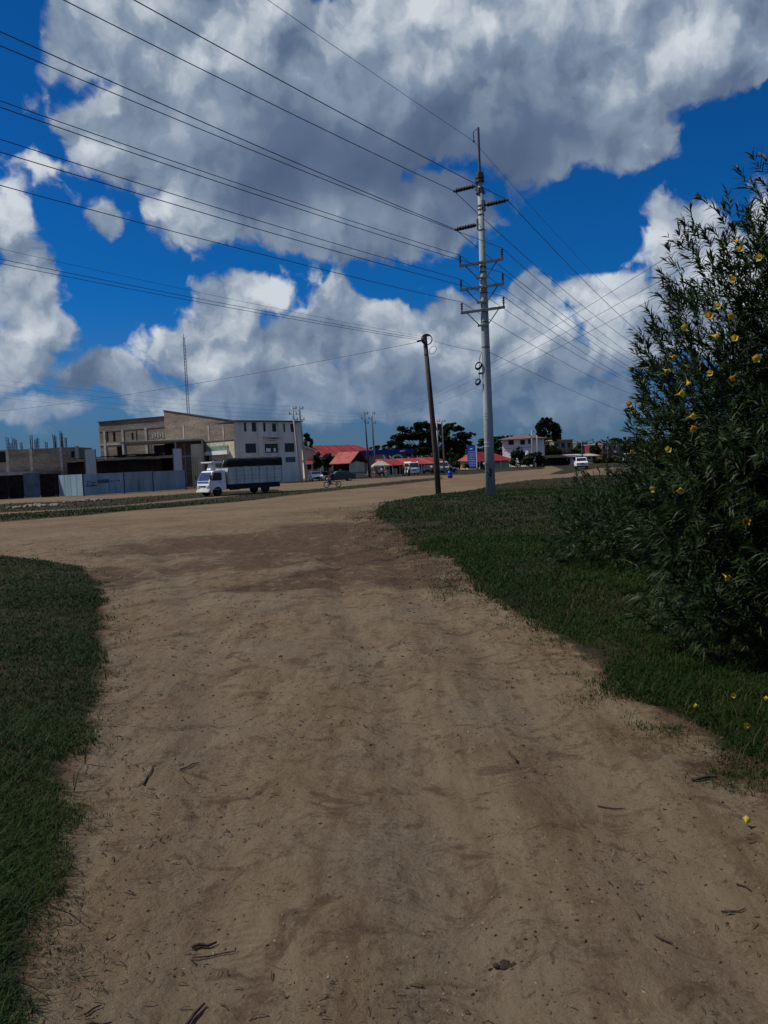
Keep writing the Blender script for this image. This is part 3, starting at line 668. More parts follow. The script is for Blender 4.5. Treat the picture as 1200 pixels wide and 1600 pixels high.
def blue_fence():
    pts = [(93, 90.0), (131, 87.0), (195, 91.0), (240, 94.0), (291, 97.0)]
    A0 = on_ground(*pts[0]); r = empty('sheet_fence', A0, 0, 'pale blue sheet metal fence with smeared dark paint, left of the truck', 'fence')
    tops = [(742.5, 741), (740.5, 738.5), (737.5, 736.5), (736.5, 734.5)]
    for i in range(4):
        F = Facade(*pts[i], *pts[i+1]); z0 = F.uz(pts[i][0]+.5, tops[i][0])[1]; z1 = F.uz(pts[i+1][0]-.5, tops[i][1])[1]
        h = (z0+z1)/2; mb = MB(); n = max(3, int(F.L/1.1))
        mb.box(.03, F.L-.03, 0, .03, .06, h)
        p = mb.build('panel', BLUEF if i < 2 else BLUEF2, r); p.location = F.A-A0; p.rotation_euler = (0, 0, F.rz)
        for k in range(1, n): MB().box(F.L*k/n-.02, F.L*k/n+.02, -.02, -.002, .08, h-.02).build('rib', BLUEF if i < 2 else BLUEF2, p)
        ps = MB().box(-.05, .05, -.05, .09, 0, h+.08).build('post', FRAMEM, r); ps.location = F.B-A0; ps.rotation_euler = (0, 0, F.rz)
        if i in (1, 2):
            if i == 1:
                for (a, b, c, d) in [(134,151,758.5,759.8),(135,139,755.5,757),(141,149,753.5,754.5),(152,171,749.5,754.5),(134,142,752,752.8),(172,176,751,752.5),(178,182,750.5,751.5),(184,187,750,752),(144,147,756,758),(170,171.5,756,768),(180.5,182,758,771)]:
                    u0, zz1 = F.uz(a, c); u1, zz0 = F.uz(b, d); MB().box(u0, u1, -.034, -.024, zz0, zz1).build('painted_smear', PAINTDK, p)
            else:
                for (a, b, c, d) in [(203,204.5,749,768),(216,218,750,767),(218,219,757,768)]:
                    u0, zz1 = F.uz(a, c); u1, zz0 = F.uz(b, d); MB().box(u0, u1, -.034, -.024, zz0, zz1).build('painted_smear', PAINTDK, p)
blue_fence()
def dark_shed():
    F = Facade(108, 101, 272, 103); r = F.root('shed', 'long low dark shed behind the pale blue fence', 'shed')
    z = F.uz(190, 716)[1]; L = F.L
    for k in range(int(L/1.5)): MB().box(k*1.5+.01, min(L, k*1.5+1.49), 0+.02*(k % 2), .06+.02*(k % 2), 0, z-.25).build('wall_sheet', DKIRON, r)
    MB().box(0, .06, .1, 6, 0, z-.2).box(L-.06, L, .1, 6, 0, z-.2).box(0, L, 6, 6.06, 0, z-.1).build('side_wall', DKIRON, r)
    for k in range(9):
        u = L*k/9; mb = MB(); e = u+L/9+.05; zz = z+RNG.uniform(-.05, .05)
        mb.add([(u,-.7,zz-.28),(e,-.7,zz-.28),(e,6.3,zz+.2),(u,6.3,zz+.2),(u,-.7,zz-.24),(e,-.7,zz-.24),(e,6.3,zz+.24),(u,6.3,zz+.24)], [(0,3,2,1),(4,5,6,7),(0,1,5,4),(1,2,6,5),(2,3,7,6),(3,0,4,7)])
        mb.build('roof_sheet', DKIRON, r)
    for k in range(14):
        u = RNG.uniform(.5, L-3); zz = z+.12+.1*(k % 3); MB().box(u, u+RNG.uniform(1.5, 3), 1+.3*(k % 5), 1.2+.3*(k % 5), zz+.02, zz+.12+.05*(k % 2)).build('timber', DKIRON, r)
    for i, (a, b, t) in enumerate([(137, 153, 702), (274.5, 287, 701)]):
        F2 = Facade(a, 99.5, b, 100.5); zz = F2.uz((a+b)/2, t)[1]
        q = F2.root('upright_sheet', ['tall pale grey sheet standing upright above the fence, left one', 'narrow pale grey sheet standing upright behind the fence end by the truck'][i], 'sheet', 'upright grey sheets')
        MB().box(0, F2.L, 0, .05, 0, zz).build('sheet_face', GREYSH, q)
        MB().box(-.09, -.012, -.02, .07, 0, zz+.05).build('edge_post', FRAMEM, q); MB().box(F2.L+.012, F2.L+.09, -.02, .07, 0, zz+.03).build('edge_post', FRAMEM, q)
dark_shed()
def unfinished_building():
    F = Facade(161, 129, 264, 122.5); r = F.root('unfinished_building', 'unfinished two storey grey block building with bare columns and projecting slab', 'building')
    L = F.L; zt = F.uz(210, 655.5)[1]; zb = F.uz(210, 671)[1]; zm = F.uz(210, 690)[1]; zl = F.uz(210, 717)[1]
    def H(a, b, t, c): u0, z1 = F.uz(a, t); u1, z0 = F.uz(b, c); return (u0, u1, z0, z1)
    hs = [H(166, 170, 674, 690), H(176, 181, 676, 690), H(205, 209, 676, 687), H(212, 215, 673, 688), H(182, 199, 698, 716), H(240, 262, 696, 716)]
    holes_wall(L, 0, zt, hs, 0, .3).build('wall', BLOCK, r)
    MB().box(0, .3, .3, 10, 0, zt).box(L-.3, L, .3, 10, 0, zt).box(0, L, 10, 10.3, 0, zt).build('rear_wall', BLOCK, r)
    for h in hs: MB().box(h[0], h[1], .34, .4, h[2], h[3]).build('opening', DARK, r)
    for p in (163.5, 192, 228.5, 262):
        u = F.uz(p, 680)[0]; MB().box(u-.22, u+.22, -.1, .3, zm, zb+.1).build('column', CONC, r)
        MB().box(u-.24, u+.24, -.12, .3, zl-.2, zm-.3).build('column', CONC, r)
    MB().box(-.05, L+.02, -.07, .31, zb, zb+.28).build('beam', CONC_D, r)
    MB().box(-.1, L+.05, -.08, .32, zm-.35, zm).build('floor_slab', CONC, r)
    MB().box(-.15, L+.1, -.2, 10.4, zt+.01, zt+.14).build('roof_sheet', FRAMEM, r)
    for k in range(6):
        u = F.uz(238+k*4, 680)[0]; MB().box(u, u+.28, -.05, -.005, zm+.3+.2*(k % 2), zm+1.0+.15*(k % 3)).build('pale_block', CONC, r)
    # projecting slab with posts
    F2 = Facade(192, 112, 319, 113); z2 = F2.uz(255, 688)[1]
    q = F2.root('slab_canopy', 'thin concrete canopy slab on posts in front of the unfinished building', 'canopy')
    MB().box(0, F2.L, 0, 9.2, z2-.22, z2).build('slab', CONC, q)
    for p in (194, 236, 274, 316):
        u = F2.uz(p, 700)[0]; MB().box(u-.1, u+.1, .15, .35, 0, z2-.22).build('post', CONC, q)
    u0, zz1 = F2.uz(297, 694); u1 = F2.uz(317, 694)[0]; MB().box(u0, u1, .38, .5, 0, zz1).build('wall_panel', CREAM, q)
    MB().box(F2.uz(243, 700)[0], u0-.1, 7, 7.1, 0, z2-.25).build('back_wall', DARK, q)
    for k in range(7):
        u = F2.uz(289+k*3.2, 720)[0]; MB().box(u-.02, u+.02, -.4, -.36, zz1*.0, F2.uz(300, 713)[1]).build('rail_bar', FRAMEM, q)
    MB().box(F2.uz(287, 720)[0], F2.uz(318, 720)[0], -.42, -.34, F2.uz(300, 713)[1]+.01, F2.uz(300, 712)[1]).build('handrail', GREYSH, q)
unfinished_building()
def white_block():
    F = Facade(372, 110, 474, 118); r = F.root('office_building', 'three storey white office block with dark windows behind the truck', 'building')
    L = F.L
    ztL = F.uz(373, 656.5)[1]; ztR = F.uz(473, 659)[1]; zt = min(ztL, ztR)
    def H(a, b, t, c): u0, z1 = F.uz(a, t); u1, z0 = F.uz(b, c); return (u0, u1, z0, z1)
    up = [H(381,385.5,660,674.5), H(393,401,660,674.5), H(411,415.5,660.5,674.5), H(425,432,661.5,674.5), H(442.5,446,662,675), H(453.5,461,662,675)]
    mid = [H(383,401,693,707.5), H(413.5,435,693.5,707), H(444.5,460.5,692.5,706)]
    low = [H(446,462,714.5,722)]
    holes_wall(L, 0, zt, up+mid+low, 0, .3).build('wall', PLASTER, r)
    for h in up: add_window(r, h, .14, 1)
    for i, h in enumerate(mid):
        add_window(r, h, .14, 2)
        if i == 1:
            for f0, f1 in ((.12, .45), (.68, .85)): MB().box(h[0]+(h[1]-h[0])*f0, h[0]+(h[1]-h[0])*f1, .10, .13, h[2]+.15, h[2]+(h[3]-h[2])*.5).build('pale_notice', WHITEM, r)
    for h in low: add_window(r, h, .14, 3, GATEM)
    for p in (405.5, 437.5):      # pilasters
        u = F.uz(p, 680)[0]; MB().box(u-.35, u+.35, -.12, -.003, 0, zt-.05).build('pilaster', PLASTER, r)
    u0, z1 = F.uz(411, 682); u1, z0 = F.uz(437, 683.5); MB().box(u0, u1, -.7, -.004, z0, z0+.14).build('ledge', PLASTER, r)
    u0, z1 = F.uz(416, 684); u1, z0 = F.uz(436.5, 690.5); sg = MB().box(u0, u1, -.10, -.006, z0, z1).build('sign_board', WHITEP, r)
    mk = MB(); rr = random.Random(3)
    for row, zz in ((0, z0+(z1-z0)*.66), (1, z0+(z1-z0)*.2)):
        u = u0+.25
        while u < u1-.35:
            w = rr.uniform(.10, .24); mk.box(u, u+w, -.108, -.102, zz, zz+(.2 if row == 0 else .13)); u += w+rr.choice((.05, .05, .12))
    mk.build('sign_lettering', PAINTDK, sg)
    # roof overhang and gable side with block courses
    G1 = Facade(263, 121, 371.5, 110); zA = G1.uz(264, 641)[1]; zB = zt
    gr = MB(); d = G1.L
    side = MB().prism([(0, 0), (d, 0), (d, zB), (0, zA)], 0, .3).build('gable_wall', BLOCK, r)
    side.parent = r; side.matrix_parent_inverse = Matrix.Identity(4)
    def place(o):
        loc = G1.A-F.A; c, s_ = math.cos(-F.rz), math.sin(-F.rz)
        o.location = (loc.x*c-loc.y*s_, loc.x*s_+loc.y*c, loc.z); o.rotation_euler = (0, 0, G1.rz-F.rz)
    place(side)
    for p in (288, 327, 350):
        u = G1.uz(p, 690)[0]; o = MB().box(u-.16, u+.16, -.05, -.004, 0, G1.uz(p, 664)[1]).build('column', CONC, r); place(o)
    zz = G1.uz(320, 689.5)[1]; o = MB().box(0, d*.98, -.12, -.055, zz-.12, zz+.06).build('beam', CONC_D, r); place(o)
    u0, a1 = G1.uz(322, 690.5); u1, a0 = G1.uz(368, 726); o = MB().box(u0, u1, -.03, -.003, a0, a1-.1).build('plaster_patch', CREAM, r); place(o)
    u0, a1 = G1.uz(324, 698); u1, a0 = G1.uz(357, 703); o = MB().box(u0, u1, -.16, -.035, a0, a1).build('side_sign', mat('faded_green_sign', (0.16,0.24,0.22), .7, .3, 2), r); place(o)
    u0, a1 = G1.uz(321, 706); u1, a0 = G1.uz(359, 709.5); o = MB().box(u0, u1, -.5, -.035, a0, a1).build('awning', WHITEP, r); place(o)
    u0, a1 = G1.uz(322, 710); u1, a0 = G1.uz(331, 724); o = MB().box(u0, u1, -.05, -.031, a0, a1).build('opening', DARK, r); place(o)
    loc = Matrix.Rotation(-F.rz, 3, 'Z') @ (G1.A-F.A)
    mb = MB(); e = .16
    v = [(-.15, -.35, zB-.02), (L+.25, -.35, zt-.02), (L+.25+loc.x, loc.y+.3, zB-.5), (loc.x+.4, loc.y+.3, zB-.5)]
    mb.add(v+[(a, b, c+e) for a, b, c in v], [(0,3,2,1),(4,5,6,7),(0,1,5,4),(1,2,6,5),(2,3,7,6),(3,0,4,7)]); mb.build('roof', mat('dark_roof_sheet', (0.06,0.05,0.05), .6, .3, 2), r)
    o = MB().prism([(-.1, zA), (d+.05, zB), (d+.05, zB+.14), (-.1, zA+.14)], -.1, .4).build('coping', FRAMEM, r); place(o)
    w = MB(); w.add([(L, .3, 0), (L+loc.x, loc.y, 0), (L+loc.x, loc.y, zB-.6), (L, .3, zt-.1)], [(0,1,2,3)]); w.build('far_wall', PLASTER, r)
white_block()

# ================================================================== houses, stalls, petrol station
def house_red_long():
    F = Facade(478, 158, 600, 172); r = F.root('red_roof_house', 'long bungalow with bright red hipped roof behind the cypresses', 'house')
    L = F.L; ze = F.uz(520, 712)[1]; zr = F.uz(540, 694)[1]
    hs = []
    for p in (481, 505, 530, 560): u, z = F.uz(p, 716); hs.append((u, u+1.4, 1.0, z-.1)) if z-.1 > 1.2 else None
    holes_wall(L, 0, ze, hs, 0, .25).build('wall', CREAM, r)
    for h in hs: add_window(r, h, .1, 1)
    MB().box(0, .25, .25, 8, 0, ze).box(L-.25, L, .25, 8, 0, ze).box(0, L, 8, 8.25, 0, ze).build('rear_wall', CREAM, r)
    mb = MB(); o = .6
    a = [(-o,-o,ze),(L+o,-o,ze),(L+o,8+o,ze),(-o,8+o,ze),(1.5,4,zr),(L-5,4,zr)]
    mb.add(a, [(0,1,5,4),(1,2,5),(2,3,4,5),(3,0,4),(0,3,2,1)]); mb.build('roof', REDR, r)
    MB().box(-o, L+o, -o-.06, -o-.005, ze-.22, ze+.05).build('fascia', WHITEP, r)
    n = int(L/1.2); rb = MB()
    for k in range(1, n):
        x = L*k/n; t = 1.0
        if x > L-5.5: t = max(0.05, (L-x)/5.5)
        if x < 1.5: continue
        rb.tube([(x, -o, ze+.03), (x, -o+(4+o)*t, ze+(zr-ze)*t+.03)], .04, 4)
    rb.build('roof_ribs', REDR2, r)
    # gable porch at the left end
    F2 = Facade(477, 146, 492, 147); q = F2.root('gable_house', 'small cream gabled house with red roof edge beside the white office block', 'house')
    z1 = F2.uz(484, 703)[1]; zp = F2.uz(480, 695)[1]; w = F2.L+.2
    MB().prism([(0,0),(w,0),(w,z1),(0.1,zp-.3)], 0, 6).build('wall', CREAM, q)
    mb = MB(); v = [(-.4,-.5,zp-.1),(w+.5,-.5,z1-.15),(w+.5,6.4,z1-.15),(-.4,6.4,zp-.1)]
    mb.add(v+[(a,b,c+.16) for a,b,c in v], [(0,3,2,1),(4,5,6,7),(0,1,5,4),(1,2,6,5),(2,3,7,6),(3,0,4,7)]); mb.build('roof', REDR, q)
    MB().prism([(-.4, zp-.28), (w+.5, z1-.33), (w+.5, z1-.16), (-.4, zp-.11)], -.54, -.505).build('bargeboard', WHITEP, q)
    add_window(q, (w*.25, w*.6, 1.6, 3.0), -.07, 1)
    mb = MB(); zz = F2.uz(484, 722)[1]; v = [(-1.0,-2.2,zz-.25),(w+.2,-2.2,zz-.25),(w+.2,-.01,zz+.35),(-1.0,-.01,zz+.35)]
    mb.add(v+[(a,b,c+.1) for a,b,c in v], [(0,3,2,1),(4,5,6,7),(0,1,5,4),(1,2,6,5),(2,3,7,6),(3,0,4,7)]); mb.build('porch_roof', REDR, q)
    MB().box(-1.05, w+.25, -2.28, -2.21, zz-.42, zz-.16).build('porch_fascia', WHITEP, q)
    for x in (-.9, w): MB().box(x, x+.15, -2.1, -1.95, 0, zz-.3).build('post', WHITEP, q)
house_red_long()
def kiosk():
    F = Facade(524, 128, 547, 126); r = F.root('kiosk', 'kiosk with faded red gable roof and beige front panels', 'kiosk')
    F1 = Facade(547, 126, 571, 130); L = F1.L
    ze = F1.uz(549, 720)[1]; zr = F1.uz(556, 706)[1]
    q = empty('front', (0, 0, 0)); bpy.data.objects.remove(q)
    loc = Matrix.Rotation(-F.rz, 3, 'Z') @ (F1.A-F.A); dr = F1.rz-F.rz
    def put(o): o.location = loc; o.rotation_euler = (0, 0, dr)
    put(MB().prism([(0,0),(L,0),(L,ze-.2),(L*.5,zr-.25),(0,ze-.2)], 0.15, .2).build('gable_wall', DARK, r))
    for k in range(3): put(MB().box(L*k/3+.03, L*(k+1)/3-.03, .02, .13, .0, ze*.9+.15*(k % 2)).build('panel', CREAM, r))
    put(MB().box(0, L, -.02, .015, ze*.28, ze*.32).build('rail', FRAMEM, r))
    dep = F.L
    put(MB().box(-.02, .06, .22, dep, 0, ze-.2).build('side_wall', DKIRON, r)); put(MB().box(L-.06, L+.02, .22, dep, 0, ze-.2).build('side_wall', DKIRON, r))
    for s in (0, 1):
        mb = MB(); x0, x1 = (-.6, L*.5) if s == 0 else (L*.5, L+.6); za, zb = (ze-.45, zr) if s == 0 else (zr, ze-.45)
        v = [(x0,-.5,za),(x1,-.5,zb),(x1,dep+.4,zb),(x0,dep+.4,za)]
        mb.add(v+[(a,b,c+.08) for a,b,c in v], [(0,3,2,1),(4,5,6,7),(0,1,5,4),(1,2,6,5),(2,3,7,6),(3,0,4,7)]); put(mb.build('roof_slope', REDR2, r))
kiosk()
def fuel_station():
    F = Facade(556, 158, 647, 160); r = F.root('fuel_canopy', 'petrol station canopy with blue fascia and white and red logo', 'canopy')
    L = F.L; z1 = F.uz(640, 701)[1]; z0 = F.uz(640, 708.5)[1]
    MB().box(0, L, 0, 9, z0+.05, z1-.1).build('canopy_roof', CONC_D, r)
    MB().box(-.05, L+.05, -.12, -.005, z0, z1).build('fascia', BLUEC, r)
    MB().box(L+.055, L+.15, -.1, 9, z0, z1).build('fascia', BLUEC, r)
    for p in (576, 605, 646):
        u = F.uz(p, 725)[0]; MB().box(u-.18, u+.18, .8, 1.16, 0, z0+.05).build('post', CONC, r)
    for p in (617, 655): u = min(L-.4, F.uz(p, 725)[0]); MB().box(u-.18, u+.18, 7.5, 7.86, 0, z0+.05).build('post', CONC, r)
    u0, a = F.uz(624, 703.3); u1, b = F.uz(632, 706); MB().prism([(u0,b),(u1,b+.1),(u1+.1,a),(u0+.15,a-.12)], -.14, -.124).build('white_logo', WHITEM, r)
    u0, a = F.uz(632.5, 701.5); u1, b = F.uz(634.5, 707.5); MB().prism([(u0,b),(u1,(a+b)/2-.2),(u1+.1,a),(u0,a-.2)], -.14, -.124).build('red_logo', REDM, r)
    # price board
    F2 = Facade(731, 168, 745.5, 167); q = F2.root('price_board', 'tall blue fuel price board with rows of white writing', 'sign')
    L2 = F2.L; zt = F2.uz(738, 696)[1]; zb = F2.uz(738, 731)[1]
    MB().box(0, L2-.16, 0, .4, max(.3, zb), zt).build('board', BLUES, q)
    MB().box(L2-.15, L2, -.02, .42, max(.3, zb), zt-.1).build('edge', WHITEP, q)
    MB().box(.1, L2-.2, .05, .35, 0, max(.3, zb)-.005).build('foot', CONC, q)
    lg = MB(); z = zt-.75; lg.prism([(.45,z-.12),(1.2,z),(1.3,z+.16),(.8,z+.12)], -.02, -.003); lg.build('logo', WHITEM, q)
    rr = random.Random(4); n = 9
    for k in range(n):
        z = zt-1.35-(zt-zb-1.8)*k/(n-1); mb = MB(); u = .22
        while u < L2-.45:
            w = rr.uniform(.06, .18); mb.box(u, u+w, -.02, -.003, z, z+.075); u += w+.05
        mb.build('price_row', WHITEM, q)
fuel_station()
def shops_row():
    F = Facade(601, 146, 662, 150); r = F.root('market_building', 'long low shop row with red roof behind the parked minibus', 'building')
    F2 = Facade(601, 146, 704, 152); L = F2.L; ze = F2.uz(630, 726.5)[1]; zr = F2.uz(630, 716.5)[1]
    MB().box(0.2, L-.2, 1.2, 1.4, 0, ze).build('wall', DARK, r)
    n = 9
    for k in range(n):
        u = L*k/n; v = [(u,-.4,ze-.05),(u+L/n-.03,-.4,ze-.05),(u+L/n-.03,4.5,zr),(u,4.5,zr)]; mb = MB()
        mb.add(v+[(a,b,c+.07) for a,b,c in v], [(0,3,2,1),(4,5,6,7),(0,1,5,4),(1,2,6,5),(2,3,7,6),(3,0,4,7)]); mb.build('roof_sheet', REDR if k % 3 else REDR2, r)
        MB().box(u+.02, u+.16, -.2, -.06, 0, ze-.06).build('post', WHITEP if k % 2 else CONC, r)
    rr = random.Random(9)
    for k in range(8):
        u = L*(k+.25)/8; w = rr.uniform(.6, 1.4); MB().box(u, u+w, .3, 1.1, 0, rr.uniform(.7, 1.2)).build('counter', [CONC, CREAM, RUST, GREYSH][k % 4], r)
        MB().box(u, u+w*.8, 1.12, 1.19, 1.3, 2.0).build('display_board', [WHITEP, CREAM, GREYSH, BLUEF][(k*3) % 4], r)
    # canvas sunshade
    c = on_ground(595, 118); q = empty('sunshade', c, .2, 'beige canvas market sunshade on poles beside the kiosk', 'sunshade')
    zt = at(595, 720.5, 118).z-c.z; ze2 = at(595, 727, 118).z-c.z; w = 1.25
    mb = MB(); a = [(-w,-w*.7,ze2),(w,-w*.7,ze2),(w,w*.7,ze2),(-w,w*.7,ze2),(-w*.3,0,zt),(w*.3,0,zt)]
    mb.add(a, [(0,1,5,4),(1,2,5),(2,3,4,5),(3,0,4)]); mb.add([(x,y,z-(.22 if z == ze2 else .03)) for x,y,z in a[:4]]+a[:4], [(0,1,5,4),(1,2,6,5),(2,3,7,6),(3,0,4,7)]); mb.build('canopy', TENT, q)
    for sx in (-1, 1):
        for sy in (-1, 1): MB().tube([(sx*w*.93, sy*w*.65, 0), (sx*w*.93, sy*w*.65, ze2)], .05, 6).build('pole', PALEP, q)
    MB().box(-.9, .9, -.4, .4, .75, .82).build('table', CONC_D, q)
    for k in range(4): MB().box(-.8+k*.42, -.5+k*.42, -.3, .2, .825, 1.05+.1*(k % 2)).build('goods', [RUST, WHITEP, CLOTH, GREYSH][k], q)
shops_row()
def small_red_roofs():
    F = Facade(744.5, 170, 796, 176); r = F.root('red_roof_shop', 'small shop with red roof beside the blue price board', 'shop')
    L = F.L; ze = F.uz(770, 718)[1]; zr = F.uz(752, 705)[1]
    hs = [(1.0, 2.4, .0, 2.2), (L*.35, L*.52, 1, 2.1)]
    holes_wall(L, 0, ze, hs, 0, .2).build('wall', CREAM, r); 
    MB().box(1.0, 2.4, .12, .16, 0, 2.2).build('door', DKIRON, r); add_window(r, hs[1], .08, 1)
    MB().box(0, L, 5, 5.2, 0, ze).box(0, .2, .2, 5, 0, ze).box(L-.2, L, .2, 5, 0, ze).build('rear_wall', CREAM, r)
    mb = MB(); mb.add([(-.6,-1.2,ze-.3),(L+.6,-1.2,ze-.3),(L+.6,5.6,ze),(-.6,5.6,ze),(.8,2.4,zr),(L-3.5,2.4,zr-.2)], [(0,1,5,4),(1,2,5),(2,3,4,5),(3,0,4),(0,3,2,1)]); mb.build('roof', REDR, r)
    for k in range(4): x = L*k/3.2; MB().box(x, x+.14, -1.05, -.9, 0, ze-.31).build('post', WHITEP, r)
small_red_roofs()
def white_house():
    F = Facade(786, 182, 832, 178.5); r = F.root('white_house', 'two storey white house with faded hipped roof, right of the concrete pole', 'house')
    L = F.L; ze = F.uz(810, 686)[1]; zr = F.uz(805, 680)[1]; zm = F.uz(810, 700)[1]
    def H(a, b, t, c): u0, z1 = F.uz(a, t); u1, z0 = F.uz(b, c); return (max(.2, u0), min(L-.2, u1), z0, z1)
    hs = [H(794,803,687.5,695), H(812.5,820.5,687.5,694.5), H(825,829.5,686.5,693.5), H(798,804,706,715), H(816,821,706,716)]
    holes_wall(L, 0, ze, hs, 0, .3).build('wall', WHITEP, r)
    for h in hs: add_window(r, h, .12, 1)
    MB().box(0, .3, .3, 9, 0, ze).box(L-.3, L, .3, 9, 0, ze).box(0, L, 9, 9.3, 0, ze).build('rear_wall', WHITEP, r)
    for p in (808, 823): u = F.uz(p, 690)[0]; MB().box(u-.3, u+.3, -.15, -.004, 0, ze).build('pilaster', WHITEP, r)
    MB().box(-.1, L+.1, -.18, -.155, zm-.05, zm+.12).build('string_course', GREYSH, r)
    mb = MB(); o = 1.0; mb.add([(-o,-o,ze+.02),(L+o,-o,ze+.02),(L+o,9+o,ze+.02),(-o,9+o,ze+.02),(2.5,4.5,zr+.1),(L-2.5,4.5,zr+.1)], [(0,1,5,4),(1,2,5),(2,3,4,5),(3,0,4),(0,3,2,1)]); mb.build('roof', PINKR, r)
white_house()
def far_blocks():
    specs = [(866, 895, 688, 210, BLOCK, 'grey block building of bare storeys behind the tall round tree', 'unfinished_building', 2, 3),
             (902, 918, 692, 235, CONC_D, 'dark narrow flat roofed building far up the road', 'building', 2, 2),
             (941, 966, 694, 225, RUST, 'dark red brick building far up the road with a white sign', 'building', 2, 3),
             (966, 990, 695, 240, CONC_D, 'grey flat roofed building behind the yellow board', 'building', 2, 2)]
    for (a, b, t, Y, m_, lab, nm, rows, cols) in specs:
        F = Facade(a, Y, b, Y+2); r = F.root(nm, lab, 'building', 'far buildings along the road'); L = F.L; z = F.uz((a+b)/2, t)[1]; hs = []
        for i in range(rows):
            for j in range(cols):
                hs.append((L*(j+.22)/cols, L*(j+.75)/cols, z*(i+.35)/rows, z*(i+.75)/rows))
        holes_wall(L, 0, z, hs, 0, .3).build('wall', m_, r)
        for h in hs: add_window(r, h, .15, 1)
        MB().box(0, .3, .3, 8, 0, z).box(L-.3, L, .3, 8, 0, z).box(0, L, 8, 8.3, 0, z).build('rear_wall', m_, r)
        MB().box(-.2, L+.2, -.3, 8.5, z+.005, z+.2).build('roof', CONC, r)
        for j in range(cols+1): MB().box(L*j/cols-.12, L*j/cols+.12, -.1, -.004, 0, z-.02).build('column', CONC, r)
        for i in range(1, rows): MB().box(-.1, L+.1, -.2, -.105, z*i/rows-.1, z*i/rows+.12).build('slab', CONC, r)
        if nm == 'building' and 'red' in lab:
            u, zz = F.uz(947, 699); MB().box(u-.5, u+.6, -.3, -.21, zz-.5, zz+.3).build('sign', WHITEP, r)
            u, zz = F.uz(960, 706); MB().box(u-.5, u+.4, -.3, -.21, zz-.3, zz+.3).build('sign', WHITEP, r)
        if a == 866:
            MB().box(L*.25, L*.65, 2, 5, z+.25, z+1.9).build('water_tank', DKIRON, r)
    for i, (a, b, t, Y, m_, lab) in enumerate([(880, 893, 726, 185, CREAM, 'cream low kiosk under the far trees'), (893, 912, 714, 190, GREYSH, 'pale gabled shed behind the white pickup'), (916, 934, 714, 200, CONC, 'pale flat roofed kiosk right of the white pickup'), (850, 886, 724.5, 168, DKIRON, 'dark low stall row under the tall round tree')]):
        F = Facade(a, Y, b, Y+1); r = F.root('shed', lab, 'shed', 'low sheds along the far road'); L = F.L; z = max(1.8, F.uz((a+b)/2, t)[1])
        hs = [(L*.15, L*.4, 0.9, z*.8), (L*.55, L*.85, .02, z*.8)]
        holes_wall(L, 0, z, hs, 0, .15).build('wall', m_, r)
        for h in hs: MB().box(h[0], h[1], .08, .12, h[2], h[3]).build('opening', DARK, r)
        mb = MB(); v = [(-.3,-1.0,z-.15),(L+.3,-1.0,z-.15),(L+.3,4,z+.45),(-.3,4,z+.45)]
        mb.add(v+[(p,q,s+.08) for p,q,s in v], [(0,3,2,1),(4,5,6,7),(0,1,5,4),(1,2,6,5),(2,3,7,6),(3,0,4,7)]); mb.build('roof', [RUST, GREYSH, CONC, DKIRON][i], r)
        MB().box(0, .15, .15, 3.9, 0, z).build('side_wall', m_, r); MB().box(L-.15, L, .15, 3.9, 0, z).build('side_wall', m_, r)
    # yellow roadside board
    F = Facade(986, 128, 1005, 129); r = F.root('yellow_board', 'yellow roadside board with a dark zigzag mark beside the bush', 'sign'); L = F.L
    z0 = F.uz(995, 713)[1]; z1 = F.uz(995, 702)[1]
    MB().box(0, L, 0, .08, z0, z1).build('board', YELB, r); h = z1-z0
    MB().prism([(L*.2,z0+h*.25),(L*.45,z0+h*.25),(L*.8,z0+h*.72),(L*.85,z0+h*.72),(L*.85,z0+h*.82),(L*.7,z0+h*.82),(L*.45,z0+h*.42),(L*.2,z0+h*.42)], -.02, -.003).build('zigzag_mark', CHASS, r)
    for u in (L*.2, L*.8): MB().box(u-.06, u+.06, .09, .2, 0, z1-.05).build('post', FRAMEM, r)
far_blocks()

# ================================================================== vehicles
def wheel(root, x, y, r, w, rimm=None):
    t = MB(); n = 18
    prof = [(-w/2, r*.80), (-w/2, r*.95), (-w/2+w*.12, r), (w/2-w*.12, r), (w/2, r*.95), (w/2, r*.80)]
    v = []; f = []
    for i in range(n):
        a = 2*math.pi*i/n
        for (yy, rad) in prof: v.append((x+rad*math.cos(a), y+yy, r+rad*math.sin(a)))
    k = len(prof)
    for i in range(n):
        for j in range(k-1): f.append((i*k+j, ((i+1) % n)*k+j, ((i+1) % n)*k+j+1, i*k+j+1))
    t.add(v, f); o = t.build('wheel', RUBBER, root, True)
    m_ = MB(); sy = 1 if y > 0 else -1
    m_.tube([(x, y-w*.42, r), (x, y+w*.42, r)], r*.80, 14); m_.tube([(x, y+sy*w*.3, r), (x, y+sy*w*.5, r)], r*.28, 8)
    m_.build('rim', rimm or SILV, o)
    return o
